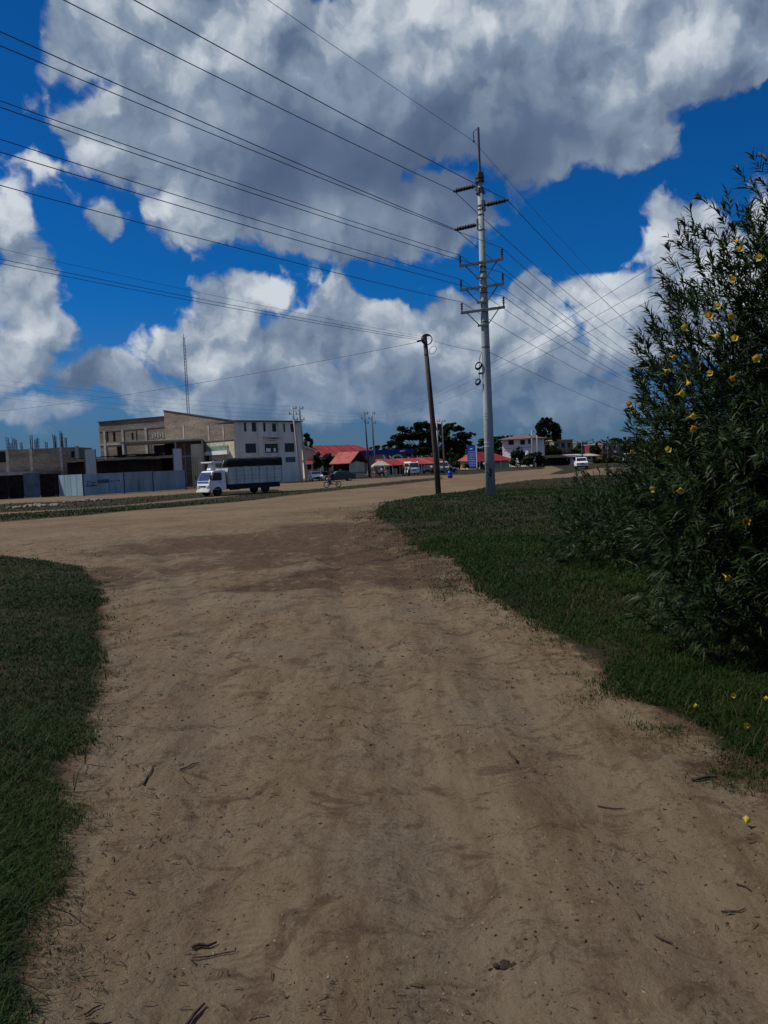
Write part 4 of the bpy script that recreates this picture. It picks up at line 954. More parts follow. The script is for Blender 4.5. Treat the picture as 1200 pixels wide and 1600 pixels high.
def truck():
    p = G(318, 776.0); h = math.atan2(-0.68, -0.73)
    r = empty('cargo_truck', p, h, 'white cab cargo truck with grey panelled bed and black tarpaulin', 'truck')
    # local x forward, y to the left (towards the viewer); origin under the front bumper
    W2 = 1.05
    prof = [(-1.75, .55), (-.02, .55), (.0, .95), (-.06, 1.32), (-.42, 2.12), (-.60, 2.22), (-1.75, 2.25)]
    b = MB(); n = len(prof)
    ins = lambda z: W2-(0.10 if z > 2.0 else 0.0)
    v = [(x, -ins(z), z) for x, z in prof]+[(x, ins(z), z) for x, z in prof]
    b.add(v, [tuple(range(n))[::-1], tuple(range(n, 2*n))]+[(i, (i+1) % n, (i+1) % n+n, i+n) for i in range(n)])
    cab = b.build('cab', WPAINT, r, bevel=.05)
    q = .012
    def scr(f0, f1, y0, y1, off, nm, m_):
        a = Vector((-.06, 0, 1.32)); c = Vector((-.42, 0, 2.12)); d = c-a; nn = Vector((d.z, 0, -d.x)).normalized()
        p0 = a+d*f0+nn*off; p1 = a+d*f1+nn*off; e = nn*-.02
        mb = MB(); vv = [(p0.x, y0, p0.z), (p0.x, y1, p0.z), (p1.x, y1*.95, p1.z), (p1.x, y0*.95, p1.z)]
        mb.add(vv+[(a_+e.x, b_, c_+e.z) for a_, b_, c_ in vv], [(0,1,2,3),(7,6,5,4),(0,4,5,1),(1,5,6,2),(2,6,7,3),(3,7,4,0)]); return mb.build(nm, m_, r)
    scr(.08, .80, -.90, .90, .03, 'windscreen', WSCR); scr(.82, .97, -.88, .88, .035, 'sun_strip', BLUEW); scr(-.14, .0, -.93, .93, .03, 'blue_band', BLUEW)
    for s in (1, -1):
        y = s*W2; mb = MB().prism([(-.32, 1.38), (-1.28, 1.38), (-1.28, 2.06), (-.55, 2.06)], min(y+s*.004, y+s*.016), max(y+s*.004, y+s*.016)); mb.build('side_window', GLASS, r)
        MB().prism([(-.22, .75), (-1.34, .75), (-1.34, 1.34), (-.2, 1.34)], min(y+s*.003, y+s*.010), max(y+s*.003, y+s*.010)).build('door', WPAINT, r)
        MB().box(-1.22, -1.02, min(y, y+s*.03)+s*.012, max(y, y+s*.03)+s*.012, 1.18, 1.23).build('handle', CHASS, r)
        MB().box(-.1, .0, min(s*1.2, s*1.36), max(s*1.2, s*1.36), 1.45, 1.85).build('mirror', CHASS, r)
        MB().tube([(-.25, s*1.03, 1.9), (-.05, s*1.25, 1.80)], .02, 6).build('mirror_arm', CHASS, r)
        MB().box(.0, .05, min(s*.58, s*.95), max(s*.58, s*.95), .80, .98).build('headlight', LAMPM, r)
    MB().box(.0, .03, -.5, .5, .84, .95).build('grille', CHASS, r)
    MB().box(-.1, .10, -1.06, 1.06, .36, .54).build('bumper', WPAINT, r, bevel=.03)
    MB().box(.105, .115, -.26, .26, .40, .50).build('number_plate', WHITEM, r)
    # roof deflector: white pillar under a wide visor
    MB().prism([(-.62, 2.27), (-1.2, 2.27), (-1.2, 2.86), (-.85, 2.86)], -.33, .33).build('roof_box', WPAINT, r, bevel=.04)
    MB().prism([(-.45, 2.92), (-1.5, 2.87), (-1.5, 3.0), (-.45, 3.03)], -.95, .95).build('roof_visor', WPAINT, r, bevel=.03)
    for s in (1, -1): MB().tube([(-1.35, s*.85, 2.24), (-1.72, s*.9, 3.1)], .035, 6).build('frame_bar', WPAINT, r)
    # bed
    x0, x1 = -1.95, -7.7; zb, zt, ztar = 1.0, 2.52, 3.28
    MB().box(x1, x0, -.5, .5, .62, .95).build('chassis', CHASS, r)
    MB().box(x1, x0, -1.1, 1.1, .93, zb).build('bed_floor', CHASS, r)
    for s in (1, -1):
        nbay = 7
        for i in range(nbay):
            a, c = x0+(x1-x0)*i/nbay, x0+(x1-x0)*(i+1)/nbay
            for (za, zc) in ((zb, zb+.72), (zb+.74, zt)):
                y0, y1 = sorted((s*1.08, s*1.12)); MB().box(c+.03, a-.03, y0, y1, za, zc).build('side_panel', BEDP, r)
        for i in range(nbay+1):
            a = x0+(x1-x0)*i/nbay; y0, y1 = sorted((s*1.10, s*1.17)); MB().box(a-.04, a+.04, y0, y1, zb-.05, zt+.03).build('stake', BEDR, r)
        for zz in (zb-.04, zb+.36, zb+.71, zb+1.15, zt):
            y0, y1 = sorted((s*1.123, s*1.145)); MB().box(x1, x0, y0, y1, zz, zz+.035).build('rail', BEDR, r)
        y0, y1 = sorted((s*.95, s*1.06)); MB().box(x1+.2, x0-.2, y0, y1, .5, .9).build('side_guard', CHASS, r)
    MB().box(x0-.05, x0, -1.1, 1.1, zb, zt+.4).build('headboard', BEDP, r); MB().box(x1, x1+.05, -1.07, 1.07, zb, zt).build('tailboard', BEDP, r)
    tp = MB(); N_ = 16; vv = []; ff = []
    cross = [(-1.16, zt-.02), (-1.17, zt+.35), (-1.10, ztar-.08), (-.6, ztar+.02), (0, ztar+.06), (.6, ztar+.02), (1.10, ztar-.08), (1.17, zt+.35), (1.16, zt-.02)]
    rr = random.Random(2)
    for i in range(N_+1):
        x = x0+.05+(x1-x0-.15)*i/N_; sag = -.05*abs(math.sin(math.pi*i/4))
        for (y, z) in cross: vv.append((x, y+rr.uniform(-.015, .015), z+(sag if z > zt+.5 else 0)+rr.uniform(-.02, .02)))
    k = len(cross)
    for i in range(N_):
        for j in range(k-1): ff.append((i*k+j, i*k+j+1, (i+1)*k+j+1, (i+1)*k+j))
    ff += [tuple(range(k))[::-1], tuple(N_*k+j for j in range(k))]
    tp.add(vv, ff); tp.build('tarpaulin', TARP, r, True)
    for x in (-.85, -5.9):
        for s in (1, -1): wheel(r, x, s*.93, .42, .28, CHASS)
    MB().tube([(-2.3, .75, .7), (-3.2, .75, .7)], .26, 12).build('fuel_tank', CHASS, r)
truck()

def car(name, label, loc, rz, kind, paint, group='parked vehicles by the shops'):
    r = empty(name, loc, rz, label, {'van': 'van', 'pickup': 'pickup', 'hatch': 'car', 'saloon': 'car', 'bus': 'minibus'}[kind], group)
    P_ = {'hatch':  ([(0,.3),(0,.75),(-.25,.9),(-1.0,1.0),(-1.6,1.45),(-3.2,1.48),(-3.75,1.0),(-3.8,.3)], .83, [(-1.1,1.02),(-1.65,1.40),(-3.1,1.42),(-3.55,1.02)]),
          'saloon': ([(0,.3),(0,.72),(-.25,.85),(-1.2,.95),(-1.85,1.4),(-3.1,1.42),(-3.7,1.02),(-4.3,.98),(-4.35,.3)], .85, [(-1.3,.98),(-1.9,1.35),(-3.05,1.36),(-3.5,1.0)]),
          'pickup': ([(0,.45),(0,1.0),(-.2,1.1),(-1.3,1.15),(-1.9,1.75),(-3.1,1.78),(-3.3,1.15),(-5.0,1.12),(-5.05,.5)], .88, [(-1.45,1.18),(-1.95,1.68),(-3.0,1.70),(-3.1,1.18)]),
          'van':    ([(0,.4),(0,.95),(-.15,1.15),(-.75,1.95),(-1.0,2.05),(-4.4,2.05),(-4.5,.4)], .86, [(-.45,1.25),(-.85,1.85),(-4.1,1.85),(-4.1,1.25)]),
          'bus':    ([(0,.4),(0,1.0),(-.10,1.2),(-.45,2.1),(-.8,2.28),(-4.7,2.28),(-4.8,.4)], .92, [(-.35,1.3),(-.6,2.0),(-4.4,2.0),(-4.4,1.3)])}[kind]
    prof, w, win = P_; n = len(prof); zl = max(z for x, z in prof)
    taper = lambda z: w-(.12*max(0, (z-1.0))/(zl-1.0) if zl > 1 else 0)
    b = MB(); v = [(x, -taper(z), z) for x, z in prof]+[(x, taper(z), z) for x, z in prof]
    b.add(v, [tuple(range(n))[::-1], tuple(range(n, 2*n))]+[(i, (i+1) % n, (i+1) % n+n, i+n) for i in range(n)]); b.build('body', paint, r, bevel=.05)
    for s in (1, -1):
        g = MB(); nn = len(win); vv = [(x, s*(taper(z)+.006), z) for x, z in win]+[(x, s*(taper(z)-.02), z) for x, z in win]
        g.add(vv, [tuple(range(nn)), tuple(range(2*nn-1, nn-1, -1))]+[(i, i+nn, (i+1) % nn+nn, (i+1) % nn) for i in range(nn)]); g.build('side_window', GLASS, r)
        y0, y1 = sorted((s*w*.5, s*w*.92)); f = prof[1][1]; MB().box(-.02, .03, y0, y1, f-.2, f-.05).build('headlight', LAMPM, r)
        L_ = prof[-1][0]; MB().box(L_-.03, L_+.02, y0, y1, .75, .95).build('tail_light', REDM, r)
    i0 = [i for i in range(n-1) if prof[i+1][1]-prof[i][1] > .3 and prof[i][1] > .8][0]
    a, c = Vector((prof[i0][0], 0, prof[i0][1])), Vector((prof[i0+1][0], 0, prof[i0+1][1])); d = c-a; nv = Vector((d.z, 0, -d.x)).normalized()*.012
    p0, p1 = a+d*.08+nv, a+d*.9+nv; y0, y1 = taper(p0.z)*.9, taper(p1.z)*.88
    mb = MB(); vv = [(p0.x,-y0,p0.z),(p0.x,y0,p0.z),(p1.x,y1,p1.z),(p1.x,-y1,p1.z)]; mb.add(vv+[(x-nv.x*2, y, z-nv.z*2) for x, y, z in vv], [(0,1,2,3),(7,6,5,4),(0,4,5,1),(1,5,6,2),(2,6,7,3),(3,7,4,0)]); mb.build('windscreen', GLASS, r)
    MB().box(.0, .07, -w*.9, w*.9, .32, .5).build('bumper', CHASS if kind != 'bus' else WPAINT, r); MB().box(.005, .03, -w*.4, w*.4, prof[1][1]-.28, prof[1][1]-.1).build('grille', CHASS, r)
    L_ = -prof[-1][0]; rw = .31 if kind in ('hatch', 'saloon') else .36
    for x in (-L_*.18, -L_*.80):
        for s in (1, -1): wheel(r, x, s*(w-.1), rw, .2)
    if kind == 'bus': MB().box(-.38, -.30, -.5, .5, 2.13, 2.28).build('route_board', WHITEM, r)
    return r
TOCAM = R(-90)
car('hatchback', 'white hatchback parked beside the paired poles by the office block', on_ground(497, 113), R(-75), 'hatch', WPAINT)
car('saloon_car', 'dark saloon car parked in front of the white hatchback', on_ground(506, 106), R(-165), 'saloon', DKCAR)
car('minibus', 'white minibus facing the road in front of the red roofed shops', on_ground(648, 133), R(-80), 'bus', WPAINT)
car('parked_van', 'pale silver van just right of the leaning wooden pole', on_ground(695, 136), R(-80), 'van', SILV)
car('dark_car', 'dark blue hatchback right of the wooden pole behind the blue drum', on_ground(711, 138), R(-35), 'hatch', DKCAR)
car('pickup_truck', 'white pickup parked on the grass patch up the road', on_ground(910, 118), R(-100), 'pickup', WPAINT)
car('roadside_van', 'pale van below the yellow board beside the bush', on_ground(988, 150), R(-95), 'van', SILV)
car('shop_car', 'dark hatchback half hidden under the red roofed shops', on_ground(668, 140), R(-95), 'hatch', DKCAR)

def motorcycle(label, loc, rz):
    r = empty('motorcycle', loc, rz, label, 'motorcycle', 'motorcycles by the stalls')
    for x in (.65, -.62):
        mb = MB().ring((x, 0, .3), (1, 0, 0), (0, 0, 1), .27, .045, 16, 6); o = mb.build('wheel', RUBBER, r, True)
        mb = MB()
        for k in range(5): a = math.pi*k/5; mb.tube([(x-.25*math.cos(a), 0, .3-.25*math.sin(a)), (x+.25*math.cos(a), 0, .3+.25*math.sin(a))], .008, 4)
        mb.build('spokes', CHROME, o)
    MB().tube([(.65,0,.3),(.45,0,.95)], .03, 6).build('fork', CHROME, r)
    MB().tube([(.45,0,.85),(0,0,.75),(-.62,0,.35)], .035, 6).tube([(.42,0,.75),(.1,0,.3),(-.6,0,.3)], .03, 6).build('frame', CHASS, r)
    MB().ball((.15,0,.82), .2, 8, 5, (1.2,.6,.6)).build('fuel_tank', REDM, r, True)
    MB().box(-.65, -.02, -.13, .13, .74, .84).build('seat', CHASS, r, bevel=.03)
    MB().box(-.05, .25, -.12, .12, .3, .58).build('engine', CHROME, r, bevel=.03)
    MB().tube([(.45,-.35,1.02),(.48,0,.97),(.45,.35,1.02)], .018, 6).build('handlebar', CHROME, r)
    MB().ball((.58,0,.88), .09, 8, 5).build('headlight', LAMPM, r, True)
    return r

def person(label, loc, rz, shirt, trousers, pose='stand'):
    """one continuous skinned body with clothes as shells"""
    r = empty('person', loc, rz, label, 'person', 'people by the stalls')
    s = .28 if pose == 'walk' else .05
    if pose == 'ride':
        J = [(0,0,.92),(0,0,1.12),(.02,0,1.34),(.05,0,1.46),(.06,0,1.62),  (.02,.20,1.36),(.22,.27,1.15),(.45,.30,1.03),  (.02,-.20,1.36),(.22,-.27,1.15),(.45,-.30,1.03),
             (.0,.10,.88),(.38,.17,.78),(.22,.16,.35),(.36,.17,.30), (.0,-.10,.88),(.38,-.17,.78),(.22,-.16,.35),(.36,-.17,.30)]
    else:
        J = [(0,0,.95),(0,0,1.15),(0,0,1.38),(.01,0,1.48),(.02,0,1.63),  (0,.20,1.40),(-s*.3,.25,1.13),(s*.3,.26,.90),  (0,-.20,1.40),(s*.4,-.25,1.13),(.15+s*.3,-.25,.92),
             (0,.09,.92),(s*.5,.10,.50),(s,.10,.07),(s+.13,.11,.04), (0,-.09,.92),(-s*.1,-.10,.50),(-s,-.10,.07),(-s+.13,-.11,.04)]
    E = [(0,1),(1,2),(2,3),(3,4),(2,5),(5,6),(6,7),(2,8),(8,9),(9,10),(0,11),(11,12),(12,13),(13,14),(0,15),(15,16),(16,17),(17,18)]
    Rd = [.13,.12,.14,.055,.10,.065,.045,.035,.065,.045,.035,.09,.062,.04,.035,.09,.062,.04,.035]
    me = bpy.data.meshes.new('body'); me.from_pydata(J, E, []); o = link('body', me, SKIN, r)
    sk = o.modifiers.new('skin', 'SKIN'); sv = me.skin_vertices[0].data
    for i, q in enumerate(Rd): sv[i].radius = (q, q)
    sv[0].use_root = True; ss_ = o.modifiers.new('sub', 'SUBSURF'); ss_.levels = 1; ss_.render_levels = 1
    def cl(name, pts, rad, m_): MB().tube(pts, rad, 10).build(name, m_, r, True)
    cl('shirt', [Vector(J[0])-Vector((0,0,.03)), J[1], Vector(J[2])+Vector((0,0,.03)), Vector(J[3])-Vector((0,0,.03))], [.165,.16,.175,.08], shirt)
    for a, b in ((5, 6), (8, 9)): cl('sleeve', [Vector(J[a]).lerp(Vector(J[2]), .3), J[a], J[b]], [.10,.09,.065], shirt)
    for a in (11, 15): cl('trouser_leg', [Vector(J[a])+Vector((0,0,.06)), J[a], J[a+1], Vector(J[a+2])+Vector((0,0,.03))], [.12,.115,.085,.06], trousers)
    MB().ball((J[4][0], 0, J[4][2]+.05), .112, 8, 6, (1,.9,1.05)).build('hair', CHASS, r, True)
    MB().ball((J[4][0]+.09, 0, J[4][2]), .03, 6, 4, (1,.7,1)).build('nose', SKIN, r, True)
    for k in (14, 18): MB().box(J[k][0]-.16, J[k][0]+.10, J[k][1]-.05, J[k][1]+.05, J[k][2]-.04, J[k][2]+.05).build('shoe', CHASS, r, bevel=.02)
    return r
NAVY = mat('navy_cloth', (0.015, 0.018, 0.035), .9, .3, 5); WCL = mat('white_cloth', (0.55, 0.54, 0.52), .9, .1, 5); PKC = mat('pink_cloth', (0.35, 0.16, 0.16), .9, .2, 5); BRC = mat('brown_cloth', (0.06, 0.04, 0.03), .9, .2, 5)
for (p, Y, rz, s, t, pose, lab) in [(630.5, 121, R(-60), BRC, NAVY, 'stand', 'person in a brown top standing left of the minibus, leftmost of three'), (635, 122, R(180), PKC, CLOTH, 'walk', 'person in a pink top walking beside the minibus'),
                                   (639.5, 121, R(-100), WCL, NAVY, 'stand', 'person in a white top standing at the minibus front'), (675.5, 128, R(-90), WCL, BRC, 'stand', 'person in a white top just left of the leaning pole'),
                                   (757.5, 150, R(-90), WCL, NAVY, 'stand', 'person in white by the concrete pole and red roofed shop')]:
    person(lab, on_ground(p, Y), rz, s, t, pose)
m1 = on_ground(520, 79); motorcycle('dark motorcycle being ridden on the verge right of the saloon car', m1, R(200)); person('person in dark clothes riding a motorcycle along the verge', m1, R(200), NAVY, NAVY, 'ride')
m2 = on_ground(597, 117); motorcycle('motorcycle under the beige sunshade with a rider in white', m2, R(-25)); person('person in a white shirt seated on a motorcycle by the sunshade', m2, R(-25), WCL, NAVY, 'ride')
motorcycle('unattended motorcycle left of the sunshade', on_ground(588.5, 119), R(200))
# blue drum
c = on_ground(703.5, 97); r = empty('drum', c, 0, 'bright blue plastic drum on the road edge', 'drum')
pr = [(0,.0),(.27,.0),(.29,.08),(.30,.28),(.315,.30),(.315,.34),(.30,.36),(.30,.6),(.315,.62),(.315,.66),(.30,.68),(.28,.86),(.24,.9)]
mb = MB(); n = 16; v = [(q[0]*math.cos(2*math.pi*k/n), q[0]*math.sin(2*math.pi*k/n), q[1]) for q in pr[1:] for k in range(n)]; K = len(pr)-1
mb.add(v, [(i*n+k, i*n+(k+1) % n, (i+1)*n+(k+1) % n, (i+1)*n+k) for i in range(K-1) for k in range(n)]+[tuple(range(n))[::-1]]); mb.build('barrel_body', BARREL, r, True)
MB().tube([(0,0,.88),(0,0,.915)], .25, 16).build('lid', BARREL, r)

# ================================================================== poles and power lines
PB = G(767, 776.5); LINE_L = Vector((-.62, -.78, 0)); P2 = PB+Vector((37, 70, 0)); P2.z = -.65
ARM = Vector((.88, -.47, 0)); ARZ = math.atan2(ARM.y, ARM.x)
def zat(py, px=752): return at(px, py, PB.y).z-PB.z
def steel_pole():
    r = empty('power_pole', PB, ARZ, 'tall tapering grey concrete power pole with a steel tip and three crossarms', 'power pole')
    zt = zat(280); zs = zat(199)
    MB().tube([(0,0,-.3),(0,0,zat(640)),(0,0,zat(480)),(0,0,zt)], [.215,.195,.165,.105], 16).build('shaft', POLEC, r, True)
    MB().tube([(0,.02,zat(303)),(0,.02,zs)], [.055,.05], 8).build('steel_tip', STEELD, r)
    MB().tube([(-.02,.02,zs-.02),(-.22,.02,zs-.12),(-.22,.02,zs-.45)], .022, 6).ball((-.22,.02,zs-.5), .05).build('wire_clamp', STEELD, r)
    for y in (272, 277, 283, 296, 301):
        z = zat(y); MB().tube([(0,0,z-.05),(0,0,z+.05)], .16+.03*(y % 2), 10).build('band', STEELD, r)
    for y in (322, 328, 336, 360, 418, 426, 458, 504, 543, 646, 650, 655, 692, 698): z = zat(y); k = min(1, max(0, (776-y)/500)); rad = .235-.11*k; MB().tube([(0,0,z-.025),(0,0,z+.025)], rad, 14).build('band', STEELD if y < 600 else POLEC, r)
    # polymer post insulators
    for (sx, y, tilt) in ((-1, 289, -.02), (1, 322, .02), (-1, 350, -.02)):
        z = zat(y); x0 = sx*.22; x1 = sx*1.12
        ro = MB().tube([(sx*.1,0,z),(x0,0,z),(x1,0,z+tilt)], .035, 6).build('post_insulator', INSUL, r)
        mb = MB()
        for k in range(14):
            x = x0+sx*.06+(x1-x0-sx*.12)*k/13; mb.tube([(x-.012,0,z+tilt*k/13),(x+.012,0,z+tilt*k/13)], .095 if k % 2 else .075, 10)
        mb.build('shed', INSUL, ro)
        MB().ball((x1+sx*.05,0,z+tilt), .06).build('end_clamp', STEELD, r)
        MB().box(sx*.12-.06, sx*.12+.06, -.09, .09, z-.22, z+.22).build('mount_plate', STEELD, r)
    for y in (412, 450, 486):
        z = zat(y); MB().box(-.97, .97, -.26, -.17, z-.05, z+.05).build('crossarm', STEELD, r)
        for sx in (-1, 1):
            mb = MB().tube([(sx*.93,-.215,z+.05),(sx*.93,-.215,z+.42)], .03, 6)
            for k in range(3): mb.tube([(sx*.93,-.215,z+.17+.09*k),(sx*.93,-.215,z+.20+.09*k)], .055, 8)
            mb.build('pin_insulator', INSUL, r)
            MB().tube([(sx*.70,-.2,z-.04),(sx*.17,-.12,z-.62)], .022, 5).build('brace', STEELD, r)
        MB().box(-.24, .24, -.22, -.16, z-.66, z-.58).build('brace_band', STEELD, r)
    # coils of spare cable hung on the shaft
    for (y, rr_, dx) in ((572, .19, -.28), (597, .15, -.33)):
        mb = MB()
        for k in range(3): mb.ring((dx, -.18-.02*k, zat(y)+.02*k), (1, 0, .15), (.1, .1, 1), rr_*.8-.012*k, .02, 18, 5)
        mb.build('cable_coil', WIREM, r)
    MB().tube([(-.12,-.17,zat(550)),(-.22,-.2,zat(560)),(-.26,-.2,zat(596))], .012, 5).build('drop_cable', WIREM, r)
    MB().box(-.3,-.15,-.2,-.1,zat(585),zat(582)).build('hook', STEELD, r)
    rr = random.Random(12); mk = MB()
    for k in range(26):
        a = rr.choice((R(-125), R(-115), R(-70), R(-100)))+rr.uniform(-.15, .15); z = rr.uniform(zat(762), zat(728)); h = rr.uniform(.03, .14); rad = .2165
        w = rr.uniform(.03, .09)/rad; q = [(rad*math.cos(a+t), rad*math.sin(a+t)) for t in (0, w/2, w)]
        mk.add([(x, y, z+dz) for dz in (0, h) for x, y in q], [(0,1,4,3),(1,2,5,4)])
    mk.build('black_paint_marks', CHASS, r)
    return r
SP = steel_pole()
far = copy_tree(SP); far.location = P2; tag(far, 'next concrete power pole of the line, far off behind the flowering bush', 'power pole')
def local_to_world(root, x, y, z):
    c, s = math.cos(root.rotation_euler[2]), math.sin(root.rotation_euler[2]); L_ = root.location
    return Vector((L_.x+x*c-y*s, L_.y+x*s+y*c, L_.z+z))
def span(a, b, sag, n=26):
    return [a.lerp(b, i/n)-Vector((0, 0, 4*sag*(i/n)*(1-i/n))) for i in range(n+1)]
def through(att, px, py, direc, length, sag):
    """far end of a span leaving att in plan direction direc whose sagging wire passes pixel (px,py)"""
    r = ray(px, py); den = r.x*direc.y-r.y*direc.x
    t = (att.x*direc.y-att.y*direc.x)/den; p = CAM+r*t; s = (p.to_2d()-att.to_2d()).length/length
    z = (p.z-att.z*(1-s)+4*sag*s*(1-s))/s
    e = att+direc*length; e.z = z; return e
def wire(label, pts, rad=.011, group='overhead power lines'):
    o = MB().tube(pts, rad, 5, False).build('power_line', WIREM, None, True); return tag(o, label, 'power line', group)
LW = [(-.22, .02, zat(199)-.5, (420, 1), .008, 'thin topmost line reaching the very tip of the concrete pole'),
      (1.17, 0, zat(322)+.02, (211, 1), .014, 'upper line held by the single insulator on the right of the concrete pole'),
      (-1.17, 0, zat(289)-.02, (101, 1), .014, 'line held by the upper left insulator of the concrete pole'),
      (-1.17, 0, zat(350)-.02, (1, 50), .014, 'line held by the lower left insulator of the concrete pole'),
      (.93, -.215, zat(412)+.45, (1, 72), .011, 'line on the right pin of the top crossarm'),
      (-.93, -.215, zat(412)+.45, (1, 158), .011, 'line on the left pin of the top crossarm'),
      (.93, -.215, zat(450)+.45, (1, 168), .011, 'line on the right pin of the middle crossarm'),
      (-.93, -.215, zat(450)+.45, (1, 218), .011, 'line on the left pin of the middle crossarm'),
      (.93, -.215, zat(486)+.45, (1, 238), .011, 'line on the right pin of the lowest crossarm'),
      (-.93, -.215, zat(486)+.45, (1, 290), .011, 'line on the left pin of the lowest crossarm')]
for (x, y, z, pix, rad, lab) in LW:
    a = local_to_world(SP, x, y, z); e = through(a, *pix, LINE_L, 60, .8); b = local_to_world(far, x, y, z)
    wire(lab, span(e, a, .8)[:-1]+span(a, b, 1.3), rad)
# leaning wooden pole
WB = G(685, 772); WT = at(663.5, 524, WB.y+.3)
def wood_pole():
    r = empty('wooden_pole', WB, 0, 'dark leaning wooden pole with a coil of cable at its top', 'utility pole'); t = WT-WB
    MB().tube([t*-.03, t*.25+Vector((.04,0,0)), t*.6+Vector((.03,.02,0)), t], [.16,.155,.14,.115], 12).build('shaft', WOODP, r, True)
    mb = MB()
    for k in range(4): mb.ring(t+Vector((.10+.02*k, -.15-.02*k, -.25-.02*k)), (1, .1, .1*k), (0, .1, 1), .30-.02*k, .026, 22, 5)
    mb.build('cable_coil', WIREM, r)
    MB().ring(t+Vector((.42, -.12, -.85)), (.8, .2, .2), (.2, 0, 1), .22, .014, 18, 5).build('cable_loop', WIREM, r)
    MB().tube([t+Vector((-.12,-.1,-.28)), t+Vector((-.45,-.22,-.35))], .05, 6).build('tension_clamp', INSUL, r)
    MB().tube([t-Vector((0,0,.05)), t+Vector((0,0,.02))], .13, 10).build('cap', WOODP, r)
    for k in range(2): MB().tube([t*(.93-.05*k)-Vector((0,0,.03)), t*(.93-.05*k)+Vector((0,0,.03))], .135, 10).build('band', STEELD, r)
    return t
wt = wood_pole(); a0 = WB+wt+Vector((-.1, -.05, -.2))
for (pix, dz, lab) in (((1, 405), 0, 'upper of the close pair of lines running left from the wooden pole'), ((1, 412), -.1, 'lower of the close pair of lines running left from the wooden pole'), ((1, 389), .12, 'thin faint line running left to the wooden pole top')):
    a = a0+Vector((0, 0, dz)); e = through(a, *pix, LINE_L, 62, .7); wire(lab, span(e, a, .7), .010 if pix[1] > 400 else .006)
a = a0+Vector((0, 0, -.12)); e = at(-60, 648, 82); wire('line sagging left from the wooden pole over the office roof', span(e, a, .5), .012)
b = local_to_world(SP, -.2, -.1, zat(549)); wire('short slack line between the wooden pole and the concrete pole', span(WB+wt+Vector((.1, 0, -.15)), b, .08), .009)
c = at(1085, 672, P2.y); wire('low line leaving the concrete pole to the right behind the bush', span(local_to_world(SP, .2, -.05, zat(552)), c, .7), .009)

def twin_pole(px, Y, top, label, lean, mtl, arm=True):
    p = on_ground(px, Y); zt = at(px, top, Y).z-p.z
    r = empty('utility_pole', p, 0, label, 'utility pole', 'thin far utility poles')
    MB().tube([(0,0,0),(lean*.5,0,zt*.5),(lean,0,zt)], [.17,.14,.10], 8).build('shaft', mtl, r, True)
    if arm:
        for k, dz in enumerate((.35, 1.1, 1.9)):
            sx = -1 if k % 2 else 1; z = zt-dz; x = lean*(z/zt)
            MB().tube([(x,0,z),(x+.0+sx*.5,0,z+.03)], .04, 5).build('bracket', STEELD, r)
            MB().tube([(x+sx*.5,0,z-.08),(x+sx*.5,0,z+.3)], .06, 6).build('insulator', INSUL, r)
    return p+Vector((lean, 0, zt))
t1 = twin_pole(470.5, 108, 634, 'left pole of the thin pair at the right end of the office block', -.7, PALEP)
t2 = twin_pole(479, 108, 634, 'right pole of the thin pair at the right end of the office block', -.5, PALEP)
t3 = twin_pole(577.5, 128, 643, 'left pole of the thin pair in front of the red roofed bungalow', -.4, STEELD)
t4 = twin_pole(587, 128, 643, 'right pole of the thin pair in front of the red roofed bungalow', -.2, PALEP)
t5 = twin_pole(686.5, 126, 655, 'thin pale pole just right of the leaning wooden pole, left of two', -.1, PALEP)
t6 = twin_pole(694.5, 126, 655, 'thin pale pole just right of the leaning wooden pole, right of two', -.1, PALEP)
t7 = twin_pole(833, 165, 672, 'thin pole with brackets in front of the white house', -.1, PALEP)
t8 = twin_pole(841, 160, 680, 'thin pale pole at the right corner of the white house', -.1, PALEP, False)
t9 = twin_pole(910, 170, 688, 'thin dark pole behind the white pickup', 0, STEELD)
t10 = twin_pole(942, 190, 690, 'thin dark pole left of the red brick building', 0, STEELD)
t11 = twin_pole(964, 170, 690, 'thin dark pole right of the red brick building', 0, STEELD)
for i, (ya, dz) in enumerate(((583, -.1), (592, -.6), (603, -1.2), (612, -1.7))):
    wire(['topmost', 'second', 'third', 'lowest'][i]+' faint far line running left from the thin pole pair', span(at(-80, ya, 78), (t1 if i % 2 else t2)+Vector((0, 0, dz)), .5, 16), .008, 'far power lines')
    wire(['topmost', 'second', 'third', 'lowest'][i]+' faint far line between the two thin pole pairs', span((t1 if i % 2 else t2)+Vector((0, 0, dz)), (t3 if i % 2 else t4)+Vector((0, 0, dz)), .5, 12), .007, 'far power lines')
for i, (pa, tb) in enumerate((((1200, 303), t4), ((1200, 345), t3), ((1200, 372), t4))):
    wire(['upper', 'middle', 'lower'][i]+' thin line slanting down left from behind the top of the bush', span(at(*pa, 16), tb+Vector((0, 0, -.4*i)), 1.3), .006)
